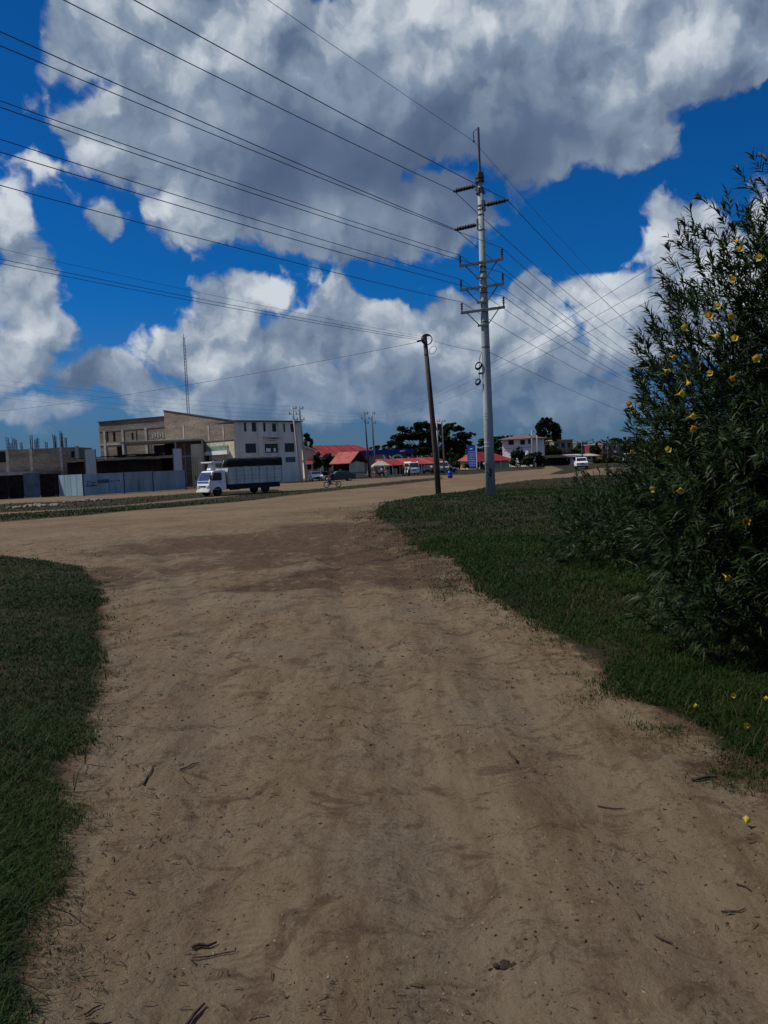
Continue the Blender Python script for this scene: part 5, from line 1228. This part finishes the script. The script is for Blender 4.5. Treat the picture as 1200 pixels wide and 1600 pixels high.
# lattice radio mast
c = on_ground(300, 205); zt = at(292.5, 521, 205).z-c.z; r = empty('radio_mast', c, 0, 'tall thin lattice radio mast behind the office block', 'mast'); w = .42
for k in range(3):
    a = 2*math.pi*k/3+.3; MB().tube([(w*math.cos(a)*1.2, w*math.sin(a)*1.2, 0), (w*.6*math.cos(a), w*.6*math.sin(a), zt-1)], .07, 5).build('leg', MASTM, r)
mb = MB(); nz = 44
for k in range(nz):
    for j in range(3):
        a, b = 2*math.pi*j/3+.3, 2*math.pi*(j+1)/3+.3; z0, z1 = (zt-1)*k/nz, (zt-1)*(k+1)/nz; w0 = w*(1.2-.6*k/nz); w1 = w*(1.2-.6*(k+1)/nz)
        mb.tube([(w0*math.cos(a), w0*math.sin(a), z0), (w1*math.cos(b), w1*math.sin(b), z1)], .03, 4, False)
mb.build('lattice', MASTM, r); MB().tube([(0,0,zt-1.2),(0,0,zt)], .06, 6).build('tip', MASTM, r)

# ================================================================== trees
def leaf_cloud(blobs, n, size, flat=0.0, droop=0.0):
    """small leaf clumps spread through lobes (cx,cy,cz,rx,ry,rz)"""
    B = np.array(blobs, float); vol = (B[:, 3]*B[:, 4]*B[:, 5])**.7; ids = RNG.choice(len(B), n, p=vol/vol.sum())
    d = RNG.normal(size=(n, 3)); d /= np.linalg.norm(d, axis=1)[:, None]; rad = RNG.uniform(0, 1, n)**.45*(1+RNG.normal(0, .10, n))
    c = B[ids, :3]+d*B[ids, 3:6]*rad[:, None]
    nz = fbm(c[:, 0]*1.1+9, c[:, 2]*1.1+c[:, 1]*.7, 3, 41); keep = nz > .38; c = c[keep]; d = d[keep]; n = len(c)
    u = RNG.normal(size=(n, 3)); u[:, 2] *= (1-flat); u /= np.linalg.norm(u, axis=1)[:, None]
    v = np.cross(u, RNG.normal(size=(n, 3))); v /= np.linalg.norm(v, axis=1)[:, None]
    s = size*RNG.uniform(.5, 1.3, n)[:, None]; w = s*RNG.uniform(.35, .7, n)[:, None]
    V = np.stack([c-u*s, c+v*w, c+u*s, c-v*w], 1).reshape(-1, 3); b = (np.arange(n)*4)[:, None]
    F = b+np.array([[0, 1, 2, 3]]); t = np.clip(RNG.uniform(0, 1, n)*.6+nz[keep]*.5, 0, 1)
    return V, F, np.repeat(t, 4)
def tree(name, label, base, H, blobs, n, size, lm=None, trunk_r=.22, group='far trees', flat=0.3, trunk_top=.55, lean=0.0, cat='tree'):
    r = empty(name, base, 0, label, cat, group)
    V, F, t = leaf_cloud(blobs, n, size, flat); link('crown', np_mesh('crown', V, F, lm or TREEL, False, dict(tone=t)), None, r)
    mb = MB(); zt = H*trunk_top; mb.tube([(0,0,-.1),(lean*.4,0,zt*.5),(lean,0,zt)], [trunk_r,trunk_r*.8,trunk_r*.6], 8)
    for b in blobs[:len(blobs):max(1, len(blobs)//9)]: mb.tube([(lean*.8,0,zt*.85), (lean*.5+b[0]*.5, b[1]*.5, zt*.9+(b[2]-zt*.9)*.5), (b[0], b[1], b[2]-b[5]*.2)], [trunk_r*.5,trunk_r*.35,trunk_r*.12], 6)
    mb.build('trunk', BARK, r, True); return r
def px_tree(name, label, Y, pbase, lobes, n, size, **kw):
    """lobes given as (px,py,rx_px,ry_px) seen at depth Y"""
    b = on_ground(pbase, Y); k = Y/FPX; bl = []
    for (px, py, rx, ry) in lobes:
        p = at(px, py, Y)-b; bl.append((p.x, RNG.uniform(-.5, .5)*rx*k, p.z, rx*k, rx*k*.9, ry*k))
    if kw.get('flat', .3) >= .5:      # layered crown: every lobe becomes several thin pads
        nb = []
        for (x, y, z, a, e, f) in bl:
            for _ in range(6): s = RNG.uniform(.4, .7); nb.append((x+RNG.normal(0, .45)*a, y+RNG.normal(0, .4)*e, z+RNG.uniform(-.6, .6)*f, a*s, e*s, max(.3, f*s*.7)))
        bl = nb
    H = max(q[2]+q[5] for q in bl); return tree(name, label, b, H, bl, n, size, **kw)
px_tree('acacia_tree', 'large flat topped acacia left of the leaning wooden pole', 178, 655, [(640,672,14,6),(655,664,16,6),(672,668,16,8),(632,682,14,5),(650,684,22,12),(672,688,18,14),(660,700,26,12),(618,682,6,3),(628,696,12,8)], 9500, .5, flat=.6)
px_tree('acacia_tree', 'dark spreading acacia right of the leaning wooden pole', 186, 706, [(705,666,10,6),(698,672,10,8),(716,672,10,8),(706,684,20,12),(728,682,12,5),(720,692,18,12),(738,678,6,3),(700,700,20,12),(735,702,14,12)], 9000, .5, flat=.6)
px_tree('acacia_tree', 'low spreading tree behind the concrete pole', 190, 765, [(765,688,20,5),(782,684,10,3),(752,692,10,6),(772,698,20,8),(762,712,20,8),(790,703,8,3)], 5500, .5, flat=.6)
px_tree('broadleaf_tree', 'tall round headed tree right of the white house', 192, 852, [(853,660,10,7),(845,668,8,8),(862,668,10,9),(870,674,6,8),(850,680,10,8),(864,684,6,6)], 2600, .5, trunk_r=.3, trunk_top=.6)
px_tree('broadleaf_tree', 'dark tree hiding the gap below the tall round headed tree', 198, 852, [(850,698,12,12),(860,706,14,10),(845,712,12,10),(872,712,12,9)], 2600, .5)
px_tree('broadleaf_tree', 'small dark tree at the right edge of the office block', 150, 483, [(479,684,5,8),(484,690,5,6),(478,698,8,8)], 900, .35)
px_tree('broadleaf_tree', 'round olive green bush beside the cypresses', 132, 513, [(513,716,9,7),(508,722,8,6),(519,721,8,6)], 1800, .25, lm=TREEL2, trunk_top=.4)
px_tree('shrub', 'low yellow green shrub in front of the kiosk', 122, 536, [(534,739,7,5),(543,741,6,4),(528,742,5,4)], 1100, .2, lm=TREEL2, trunk_top=.3, trunk_r=.06, cat='shrub')
px_tree('shrub', 'dark low hedge behind the saloon car', 118, 515, [(508,743,9,5),(520,744,8,5),(500,741,5,4)], 1200, .22, trunk_top=.3, trunk_r=.06, cat='shrub')
px_tree('shrub', 'pair of small dark trees in front of the white house', 160, 808, [(803,712,5,8),(812,708,6,10),(816,716,6,8),(806,722,10,6)], 1700, .3, trunk_top=.4, trunk_r=.1, cat='shrub')
px_tree('shrub', 'dark bushy hedge at the right foot of the white house', 158, 835, [(830,716,10,8),(840,714,10,9),(824,722,12,6),(846,722,12,7)], 2000, .3, trunk_top=.4, trunk_r=.1, cat='shrub')
px_tree('broadleaf_tree', 'dark tree behind the red roofed bungalow with a water tank look', 215, 596, [(592,700,8,5),(604,697,9,4),(612,692,8,4),(600,706,14,6)], 1500, .5, flat=.5)
px_tree('broadleaf_tree', 'dark conical tree left of the red brick building', 215, 930, [(930,694,4,10),(928,704,8,8),(934,706,8,8)], 1200, .45)
px_tree('broadleaf_tree', 'dark tree between the two far grey buildings', 205, 900, [(898,702,6,8),(904,710,8,8),(893,712,6,6)], 1100, .4)
px_tree('shrub', 'scrubby bush at the foot of the blue price board', 160, 722, [(716,726,8,5),(726,728,8,4),(708,729,6,4)], 900, .25, trunk_top=.3, trunk_r=.06, cat='shrub')
px_tree('shrub', 'dark bush left of the concrete pole under the red roof', 158, 752, [(752,726,6,6),(757,730,5,4)], 700, .25, trunk_top=.3, trunk_r=.06, cat='shrub')
for i, (px, top, Y, w, lab) in enumerate([(495, 690, 126, 4.2, 'left half of the thick twin cypress by the cream gabled house'), (499, 692, 128, 3.6, 'right half of the thick twin cypress by the cream gabled house'), (511.5, 692, 140, 2.4, 'shorter cypress of the middle pair before the red roof'), (516, 689, 140, 3.2, 'taller cypress of the middle pair before the red roof'),
                                   (534.5, 688, 142, 2.8, 'left cypress of the right pair before the red roof'), (538, 686, 142, 2.8, 'right cypress of the right pair before the red roof')]):
    b = on_ground(px, Y); k = Y/FPX; zt = at(px, top, Y).z-b.z; n = 9
    bl = [(0, 0, zt*(.12+.86*j/n), w*k*(1.15-1.0*(j/n)**1.6)+.05, w*k*(1.15-1.0*(j/n)**1.6)+.05, zt/n*.9) for j in range(n)]
    tree('cypress_tree', lab, b, zt, bl, 1500, .22, lm=CYPL, group='cypresses before the red roof', flat=0, trunk_top=.2, trunk_r=.12)
for i, (px, Y, lobes, lab) in enumerate([(575, 200, [(566,706,10,5),(580,704,10,5)], 'dark tree mass behind the left end of the petrol station'), (630, 205, [(612,706,12,7),(630,704,14,8),(648,706,12,8)], 'dark tree mass behind the middle of the petrol station'), (700, 200, [(676,708,12,8),(694,708,14,8),(712,710,12,8)], 'dark tree mass behind the red roofed shop row'), (770, 200, [(752,708,12,8),(772,707,10,7)], 'dark tree mass behind the small red roofed shop'), (950, 250, [(946,700,6,8),(954,704,7,8),(940,708,7,7)], 'dark tree crown behind the red brick building'), (985, 235, [(978,700,8,8),(988,703,9,9),(997,706,8,8)], 'dark tree crown behind the yellow board'), (1010, 215, [(1006,704,9,10),(1020,702,10,11),(1032,706,9,9)], 'dark trees seen through the left side of the bush'),
                                    (922, 245, [(916,704,6,7),(924,708,6,6)], 'dark tree crown behind the pale flat roofed kiosk'), (886, 200, [(880,714,8,7),(890,716,7,6)], 'dark bushy tree beside the grey block building'), (872, 170, [(862,722,12,6),(878,722,10,5),(848,724,10,5)], 'dark scrub at the foot of the tall round headed tree'), (960, 175, [(952,720,10,5),(968,720,10,5),(935,721,8,4)], 'dark scrub below the red brick building')]):
    px_tree('broadleaf_tree', lab, Y, px, lobes, 1500, .4)
# far tree belt at the end of the plain
bl = []
for k in range(230):
    a = R(-44+88*k/229)+RNG.normal(0, .003); Y = RNG.uniform(380, 520); hgt = RNG.uniform(4, 9)*(1.25 if a > .16 else .8); bl.append((math.tan(a)*Y, Y, -.65+hgt*.45, RNG.uniform(6, 12), 6, hgt*.55))
V, F, t = leaf_cloud(bl, 45000, 1.1, .3); o = link('far_wood', np_mesh('far_wood', V, F, TREEL, False, dict(tone=t))); tag(o, 'dark line of far trees along the horizon', None, None, 'stuff')

# ================================================================== flowering bush on the right
OLEAF = leaf_mat('oleander_leaf', (0.003, 0.010, 0.003), (0.026, 0.052, 0.009), 0.5, 0.2, 0.16)
TWIG = mat('pale_twig', (0.13, 0.12, 0.10), .9, .3, 12, .3, 40)
def shoots(P0, AX, per, length, wid):
    """whorls of narrow arching leaves around shoot tips"""
    n = len(P0); N_ = n*per; base = np.repeat(P0, per, 0); ax = np.repeat(AX, per, 0)
    t = RNG.uniform(0, 1, N_); base = base+ax*(t*.20)[:, None]
    rd = RNG.normal(size=(N_, 3)); rd -= ax*np.sum(rd*ax, 1)[:, None]; rd /= np.linalg.norm(rd, axis=1)[:, None]
    ang = R(62)-t*R(38)+RNG.normal(0, .15, N_); dr = ax*np.cos(ang)[:, None]+rd*np.sin(ang)[:, None]
    ln = length*RNG.uniform(.65, 1.2, N_)*(1-.25*t); sd_ = np.cross(dr, ax+1e-3); sd_ /= np.linalg.norm(sd_, axis=1)[:, None]
    dn = np.zeros((N_, 3)); dn[:, 2] = -1
    w = wid*RNG.uniform(.7, 1.2, N_)[:, None]
    p1 = base+dr*(ln*.5)[:, None]+dn*(ln*.05)[:, None]; p2 = base+dr*ln[:, None]+dn*(ln*RNG.uniform(.12, .4, N_))[:, None]
    V = np.stack([base-sd_*w*.3, base+sd_*w*.3, p1-sd_*w*.5, p1+sd_*w*.5, p2], 1).reshape(-1, 3); b = (np.arange(N_)*5)[:, None]
    T = np.concatenate([b+np.array([[0, 1, 3]]), b+np.array([[0, 3, 2]]), b+np.array([[2, 3, 4]])], 0)
    tone = np.clip(RNG.uniform(0, .75, N_)+t*.25, 0, 1); return V, T, np.repeat(tone, 5)
def bush(name, label, C, rad, n, per, ll, lw, base, cat, cut=-.85, shell=.5):
    r = empty(name, base, 0, label, cat); B0 = Vector(base)
    d = RNG.normal(size=(n, 3)); d /= np.linalg.norm(d, axis=1)[:, None]; d = d[d[:, 2] > cut]; n = len(d)
    nz = fbm(d[:, 0]*2.6+4, d[:, 2]*2.6+d[:, 1]*1.9, 3, 61)
    rr = RNG.uniform(0, 1, n)**shell*(.64+.76*nz)
    p = np.array(C)+d*np.array(rad)*rr[:, None]; p = p[p[:, 2] > .12]; d = d[:len(p)] if len(p) == n else (p-np.array(C))/np.array(rad)
    ax = d/np.array(rad)+np.array([0, 0, .55])+RNG.normal(0, .28, (len(p), 3)); ax /= np.linalg.norm(ax, axis=1)[:, None]
    V, T, t = shoots(p-np.array(base), ax, per, ll, lw)
    link('foliage', np_mesh('foliage', V, T, OLEAF, False, dict(tone=t)), None, r)['kind'] = 'stuff'
    mb = MB(); rg = random.Random(3)
    for k in range(46):
        q = Vector(p[rg.randrange(len(p))])-B0; s = Vector((rg.uniform(-.25, .25), rg.uniform(-.25, .25), 0)); m1_ = s.lerp(q, .5)+Vector((rg.uniform(-.15, .15), rg.uniform(-.15, .15), rg.uniform(.0, .3)))
        mb.tube([s, m1_, q], [.022, .012, .005], 5, False)
    mb.build('stems', TWIG, r, True); return r
BC = (3.95, 6.35, 1.40); BR = (1.78, 1.70, 2.35)
BUSH = bush('flowering_bush', 'tall dark oleander bush with narrow leaves and yellow trumpet flowers', BC, BR, 10000, 24, .128, .0128, (3.75, 6.4, 0), 'bush', -.95, .42)
bush('low_shrub', 'added leafy growth deepening the shade at the front foot of the flowering bush', (3.95, 5.75, .15), (1.35, 1.0, .62), 900, 18, .11, .011, (3.95, 5.75, 0), 'shrub', -.2)  # extra growth added to darken the shaded grass in front of the bush
bush('low_shrub', 'dark low shrub behind the flowering bush', (4.65, 11.6, .45), (2.1, 1.6, 1.10), 3600, 20, .13, .014, (4.75, 11.6, 0), 'shrub', -.4)
YEL = leaf_mat('yellow_petal', (0.52, 0.28, 0.03), (0.52, 0.42, 0.06), .5, .35, .2); GRN = mat('green_calyx', (0.12, 0.17, 0.03), .6, .2, 9)
def flower_mesh():
    mb = MB(); n = 10; prof = [(0, .004), (.02, .006), (.032, .014), (.046, .018), (.058, .026)]
    v = []; 
    for i, (z, rad) in enumerate(prof):
        for k in range(n):
            a = 2*math.pi*k/n; q = rad*(1+(.28 if (k % 2 == 0 and i == 4) else 0)); v.append((q*math.cos(a+.25*i*.3), q*math.sin(a+.25*i*.3), z-(.006 if (i == 4 and k % 2) else 0)))
    mb.add(v, [(i*n+k, i*n+(k+1) % n, (i+1)*n+(k+1) % n, (i+1)*n+k) for i in range(4) for k in range(n)])
    me = mb.mesh('flower', True); a = me.attributes.new('tone', 'FLOAT', 'POINT'); a.data.foreach_set('value', np.array([min(1, p.co.z/.05) for p in me.vertices], np.float32)); me.materials.append(YEL); return me
FM = flower_mesh(); FM2 = FM.copy(); a = FM2.attributes['tone']; a.data.foreach_set('value', np.full(len(FM2.vertices), .15, np.float32))
CAL = MB().tube([(0,0,-.02),(0,0,.004)], [.0025,.006], 6).mesh('calyx'); CAL.materials.append(GRN)
def on_bush(px, py):
    d = ray(px, py); o = CAM-Vector(BC); s = Vector((1/BR[0], 1/BR[1], 1/BR[2])); dd = Vector((d.x*s.x, d.y*s.y, d.z*s.z)); oo = Vector((o.x*s.x, o.y*s.y, o.z*s.z))
    A, B_, C_ = dd.dot(dd), 2*dd.dot(oo), oo.dot(oo)-1.10; D_ = B_*B_-4*A*C_
    t = (-B_-math.sqrt(D_))/(2*A) if D_ > 0 else -B_/(2*A); return CAM+d*t
for i, (px, py, og) in enumerate([(1145,375,1),(1157,390,0),(1194,402,0),(1152,436,1),(1125,478,0),(1108,496,1),(1138,492,1),(1075,507,0),(1110,524,0),(1147,532,0),(1047,557,1),(1037,577,0),(1073,592,0),(1113,583,0),(1149,586,1),(1057,617,0),(985,630,1),(1075,652,0),(1082,666,1),(1165,815,1),(1131,898,0),(1041,705,0),(1027,760,0),(1063,760,0),(986,641,1),(1180,560,0)]):
    p = on_bush(px, py)-Vector((3.75, 6.4, 0)); rg = random.Random(i*7)
    dirv = Vector((rg.uniform(-1, .6), rg.uniform(-1, -.1), rg.uniform(-.7, .3))).normalized()
    f = link('flower', FM2 if og else FM, None, BUSH); f.location = p; f.rotation_euler = dirv.to_track_quat('Z', 'Y').to_euler(); s = rg.uniform(.75, 1.0); f.scale = (s, s, s)
    link('calyx', CAL, None, f)

# ================================================================== litter on the ground
def gz(x, y): return float(h_full(np.array([x]), np.array([y]))[0][0])
for (px, py, lab) in [(1085, 1112, 'fallen yellow flower lying in the grass edge, leftmost'), (1172, 1140, 'fallen yellow flower on the bare soil below the bush'), (1150, 1096, 'fallen yellow flower in the grass under the bush, upper one'), (1196, 1104, 'fallen yellow flower at the right edge of the picture'), (1165, 1289, 'fallen yellow flower lying on the bare track')]:
    p = G(px, py); o = link('fallen_flower', FM); o.location = (p.x, p.y, gz(p.x, p.y)+.03); o.rotation_euler = (R(80), R(10), RNG.uniform(0, 6)); o.scale = (.6,)*3; tag(o, lab, 'flower', 'fallen flowers')
TWB = mat('brown_twig', (0.040, 0.027, 0.018), .9, .3, 20, .3, 60)
for (x0, y0, x1, y1, rad, lab) in [(272,1598,316,1538,.008,'thick dark twig at the bottom left of the track'), (298,1456,336,1447,.007,'short dark stick on the track, above its thinner neighbour'), (298,1472,364,1458,.003,'thin stick lying just below the short dark stick'), (122,1596,172,1580,.004,'thin twig at the bottom left corner'),
                         (130,1578,152,1558,.004,'small twig near the lower left grass'), (224,1222,238,1194,.005,'small bent twig on the left of the track'), (280,1195,310,1178,.004,'pale bent twig left of the track middle'), (1082,1212,1118,1202,.009,'dark broken stick at the right grass edge'),
                         (932,1237,975,1243,.004,'thin forked twig on the right of the track'), (1020,1441,1050,1452,.004,'small hooked twig on the lower right track'), (795,1168,808,1184,.008,'short dark stick in the middle of the track'), (1128,1404,1165,1407,.003,'fine straight twig at the lower right'), (1150,1370,1168,1382,.004,'small twig near the right edge of the track'), (850,1588,868,1582,.005,'small dark chip at the bottom of the track')]:
    a, b = G(x0, y0), G(x1, y1); pts = []
    for t in (0, .35, .7, 1):
        q = a.lerp(b, t)+Vector((RNG.normal(0, .004), RNG.normal(0, .006), 0)); q.z = gz(q.x, q.y)+rad*.9+.004; pts.append(q)
    o = MB().tube(pts, [rad, rad*.9, rad*.8, rad*.5], 6).build('twig', TWB, None, True); tag(o, lab, 'twig', 'twigs on the track')
def pebbles(n, label, m_, smin, smax, region=None, rmin=1.8, rmax=30):
    a = RNG.uniform(R(-40), R(40), n); r_ = np.exp(RNG.uniform(math.log(rmin), math.log(rmax), n)); x = r_*np.sin(a); y = r_*np.cos(a)
    g = np.maximum(poly_sd(x, y, RIGHT), poly_sd(x, y, LEFT)); nz = fbm(x*1.3, y*1.3, 4, 88); ok = (g < .1) & (nz > RNG.uniform(.25, .62, n))
    x, y = x[ok], y[ok]; n = len(x); z = h_full(x, y)[0]; s = np.exp(RNG.uniform(math.log(smin), math.log(smax), n))*np.clip(np.hypot(x, y)/4, .8, 1.8)
    ico = np.array([(0,0,1),(.9,0,.3),(.28,.85,.3),(-.72,.53,.3),(-.72,-.53,.3),(.28,-.85,.3),(.7,.5,-.4),(-.3,.8,-.4),(-.85,0,-.4),(-.3,-.8,-.4),(.7,-.5,-.4)])
    tri = np.array([(0,1,2),(0,2,3),(0,3,4),(0,4,5),(0,5,1),(1,6,2),(2,6,7),(2,7,3),(3,7,8),(3,8,4),(4,8,9),(4,9,5),(5,9,10),(5,10,1),(1,10,6)])
    th = RNG.uniform(0, 6.28, n); V = ico[None]*RNG.uniform(.6, 1.4, (n, 11, 1))*s[:, None, None]*np.stack([RNG.uniform(.8, 1.6, n), RNG.uniform(.6, 1, n), RNG.uniform(.4, .8, n)], 1)[:, None, :]
    c, sn = np.cos(th)[:, None], np.sin(th)[:, None]; X = V[:, :, 0]*c-V[:, :, 1]*sn+x[:, None]; Y = V[:, :, 0]*sn+V[:, :, 1]*c+y[:, None]; Z = V[:, :, 2]+(z+s*.2)[:, None]
    F = (np.arange(n)*11)[:, None, None]+tri[None]
    o = link('gravel', np_mesh('gravel', np.stack([X, Y, Z], -1).reshape(-1, 3), F.reshape(-1, 3), m_, False)); tag(o, label, None, None, 'stuff')
pebbles(12000, 'crumbs of earth scattered over the track', mat('earth_crumb', (0.10, 0.070, 0.044), .95, .35, 9), .002, .009)
pebbles(1800, 'small pale stones scattered over the track', mat('pale_pebble', (0.20, 0.165, 0.125), .95, .25, 9), .002, .008)
pebbles(3500, 'dark bits of litter and mud on the track', mat('dark_crumb', (0.028, 0.020, 0.014), .95, .35, 9), .002, .009)
def litter(n, label, m_):
    a = RNG.uniform(R(-40), R(40), n); r_ = np.exp(RNG.uniform(math.log(1.8), math.log(16), n)); x = r_*np.sin(a); y = r_*np.cos(a)
    g = np.maximum(poly_sd(x, y, RIGHT), poly_sd(x, y, LEFT)); nz = fbm(x*1.0+5, y*1.0, 4, 13); ok = (g < .05) & (RNG.uniform(0, 1, n) < np.clip(.12+.9*np.exp(-np.abs(g)/.35)+(nz-.55)*2.0, 0, 1))
    x, y = x[ok], y[ok]; n = len(x); z = h_full(x, y)[0]; th = RNG.uniform(0, 6.28, n); L_ = RNG.uniform(.01, .05, n); w = RNG.uniform(.001, .003, n)*np.clip(r_[ok]/3, 1, 4)
    c = np.stack([x, y, z+.006], 1); u = np.stack([np.cos(th), np.sin(th), RNG.normal(0, .12, n)], 1)*L_[:, None]*.5; s = np.stack([-np.sin(th), np.cos(th), np.zeros(n)], 1)*w[:, None]; up = np.array([0, 0, 1.])*RNG.uniform(.002, .012, n)[:, None]
    V = np.stack([c-u-s, c-u+s, c+up+s, c+up-s, c+u+s, c+u-s], 1).reshape(-1, 3); b = (np.arange(n)*6)[:, None]; F = np.concatenate([b+np.array([[0, 1, 2, 3]]), b+np.array([[3, 2, 4, 5]])], 0)
    o = link('leaf_litter', np_mesh('leaf_litter', V, F, m_, False)); tag(o, label, None, None, 'stuff')
litter(7000, 'dead brown straw and leaf bits along the track edges', mat('dead_straw', (0.045, 0.031, 0.019), .95, .4, 5))
litter(1500, 'pale dry straw bits on the track', mat('pale_straw', (0.15, 0.105, 0.06), .95, .3, 5))
# dark clod of mud on the near track
c = G(788, 1482); c.z = gz(c.x, c.y); r = empty('mud_clod', c, 0, 'small dark clump of dried mud on the lower right track', 'clod')
for k in range(16):
    s = RNG.uniform(.004, .012); mb = MB().ball((0, 0, 0), s, 7, 4, (1.3, 1, .6)); mb.v = [tuple(np.array(v_)*RNG.uniform(.75, 1.2)) for v_ in mb.v]
    o = mb.build('lump', MATS['dark_crumb'], r); q = RNG.normal(0, 1, 2); o.location = (q[0]*.022+.01*q[1], q[1]*.010-.3*q[0]*.02, s*.4)
# rubble heaps on the far verge
for (px, py, n, w, lab) in [(40, 793, 26, 2.2, 'heap of pale rubble stones on the verge, further left'), (80, 791, 18, 1.6, 'small heap of pale rubble on the verge below the blue fence corner'), (138, 783, 24, 2.6, 'scatter of pale stones on the verge before the smeared fence')]:
    c = G(px, py); r = empty('rubble_heap', c, 0, lab, 'rubble', 'rubble on the far verge')
    for k in range(n):
        s = RNG.uniform(.06, .24); q = RNG.normal(0, w*.40, 2); mb = MB(); mb.ball((0, 0, 0), s, 6, 4, (RNG.uniform(.8, 1.5), 1, RNG.uniform(.5, .9))); mb.v = [tuple(np.array(v_)*RNG.uniform(.8, 1.15)) for v_ in mb.v]
        o = mb.build('stone', STONE, r); o.location = (q[0], q[1]*.9, s*.35); o.rotation_euler = (0, 0, RNG.uniform(0, 6))
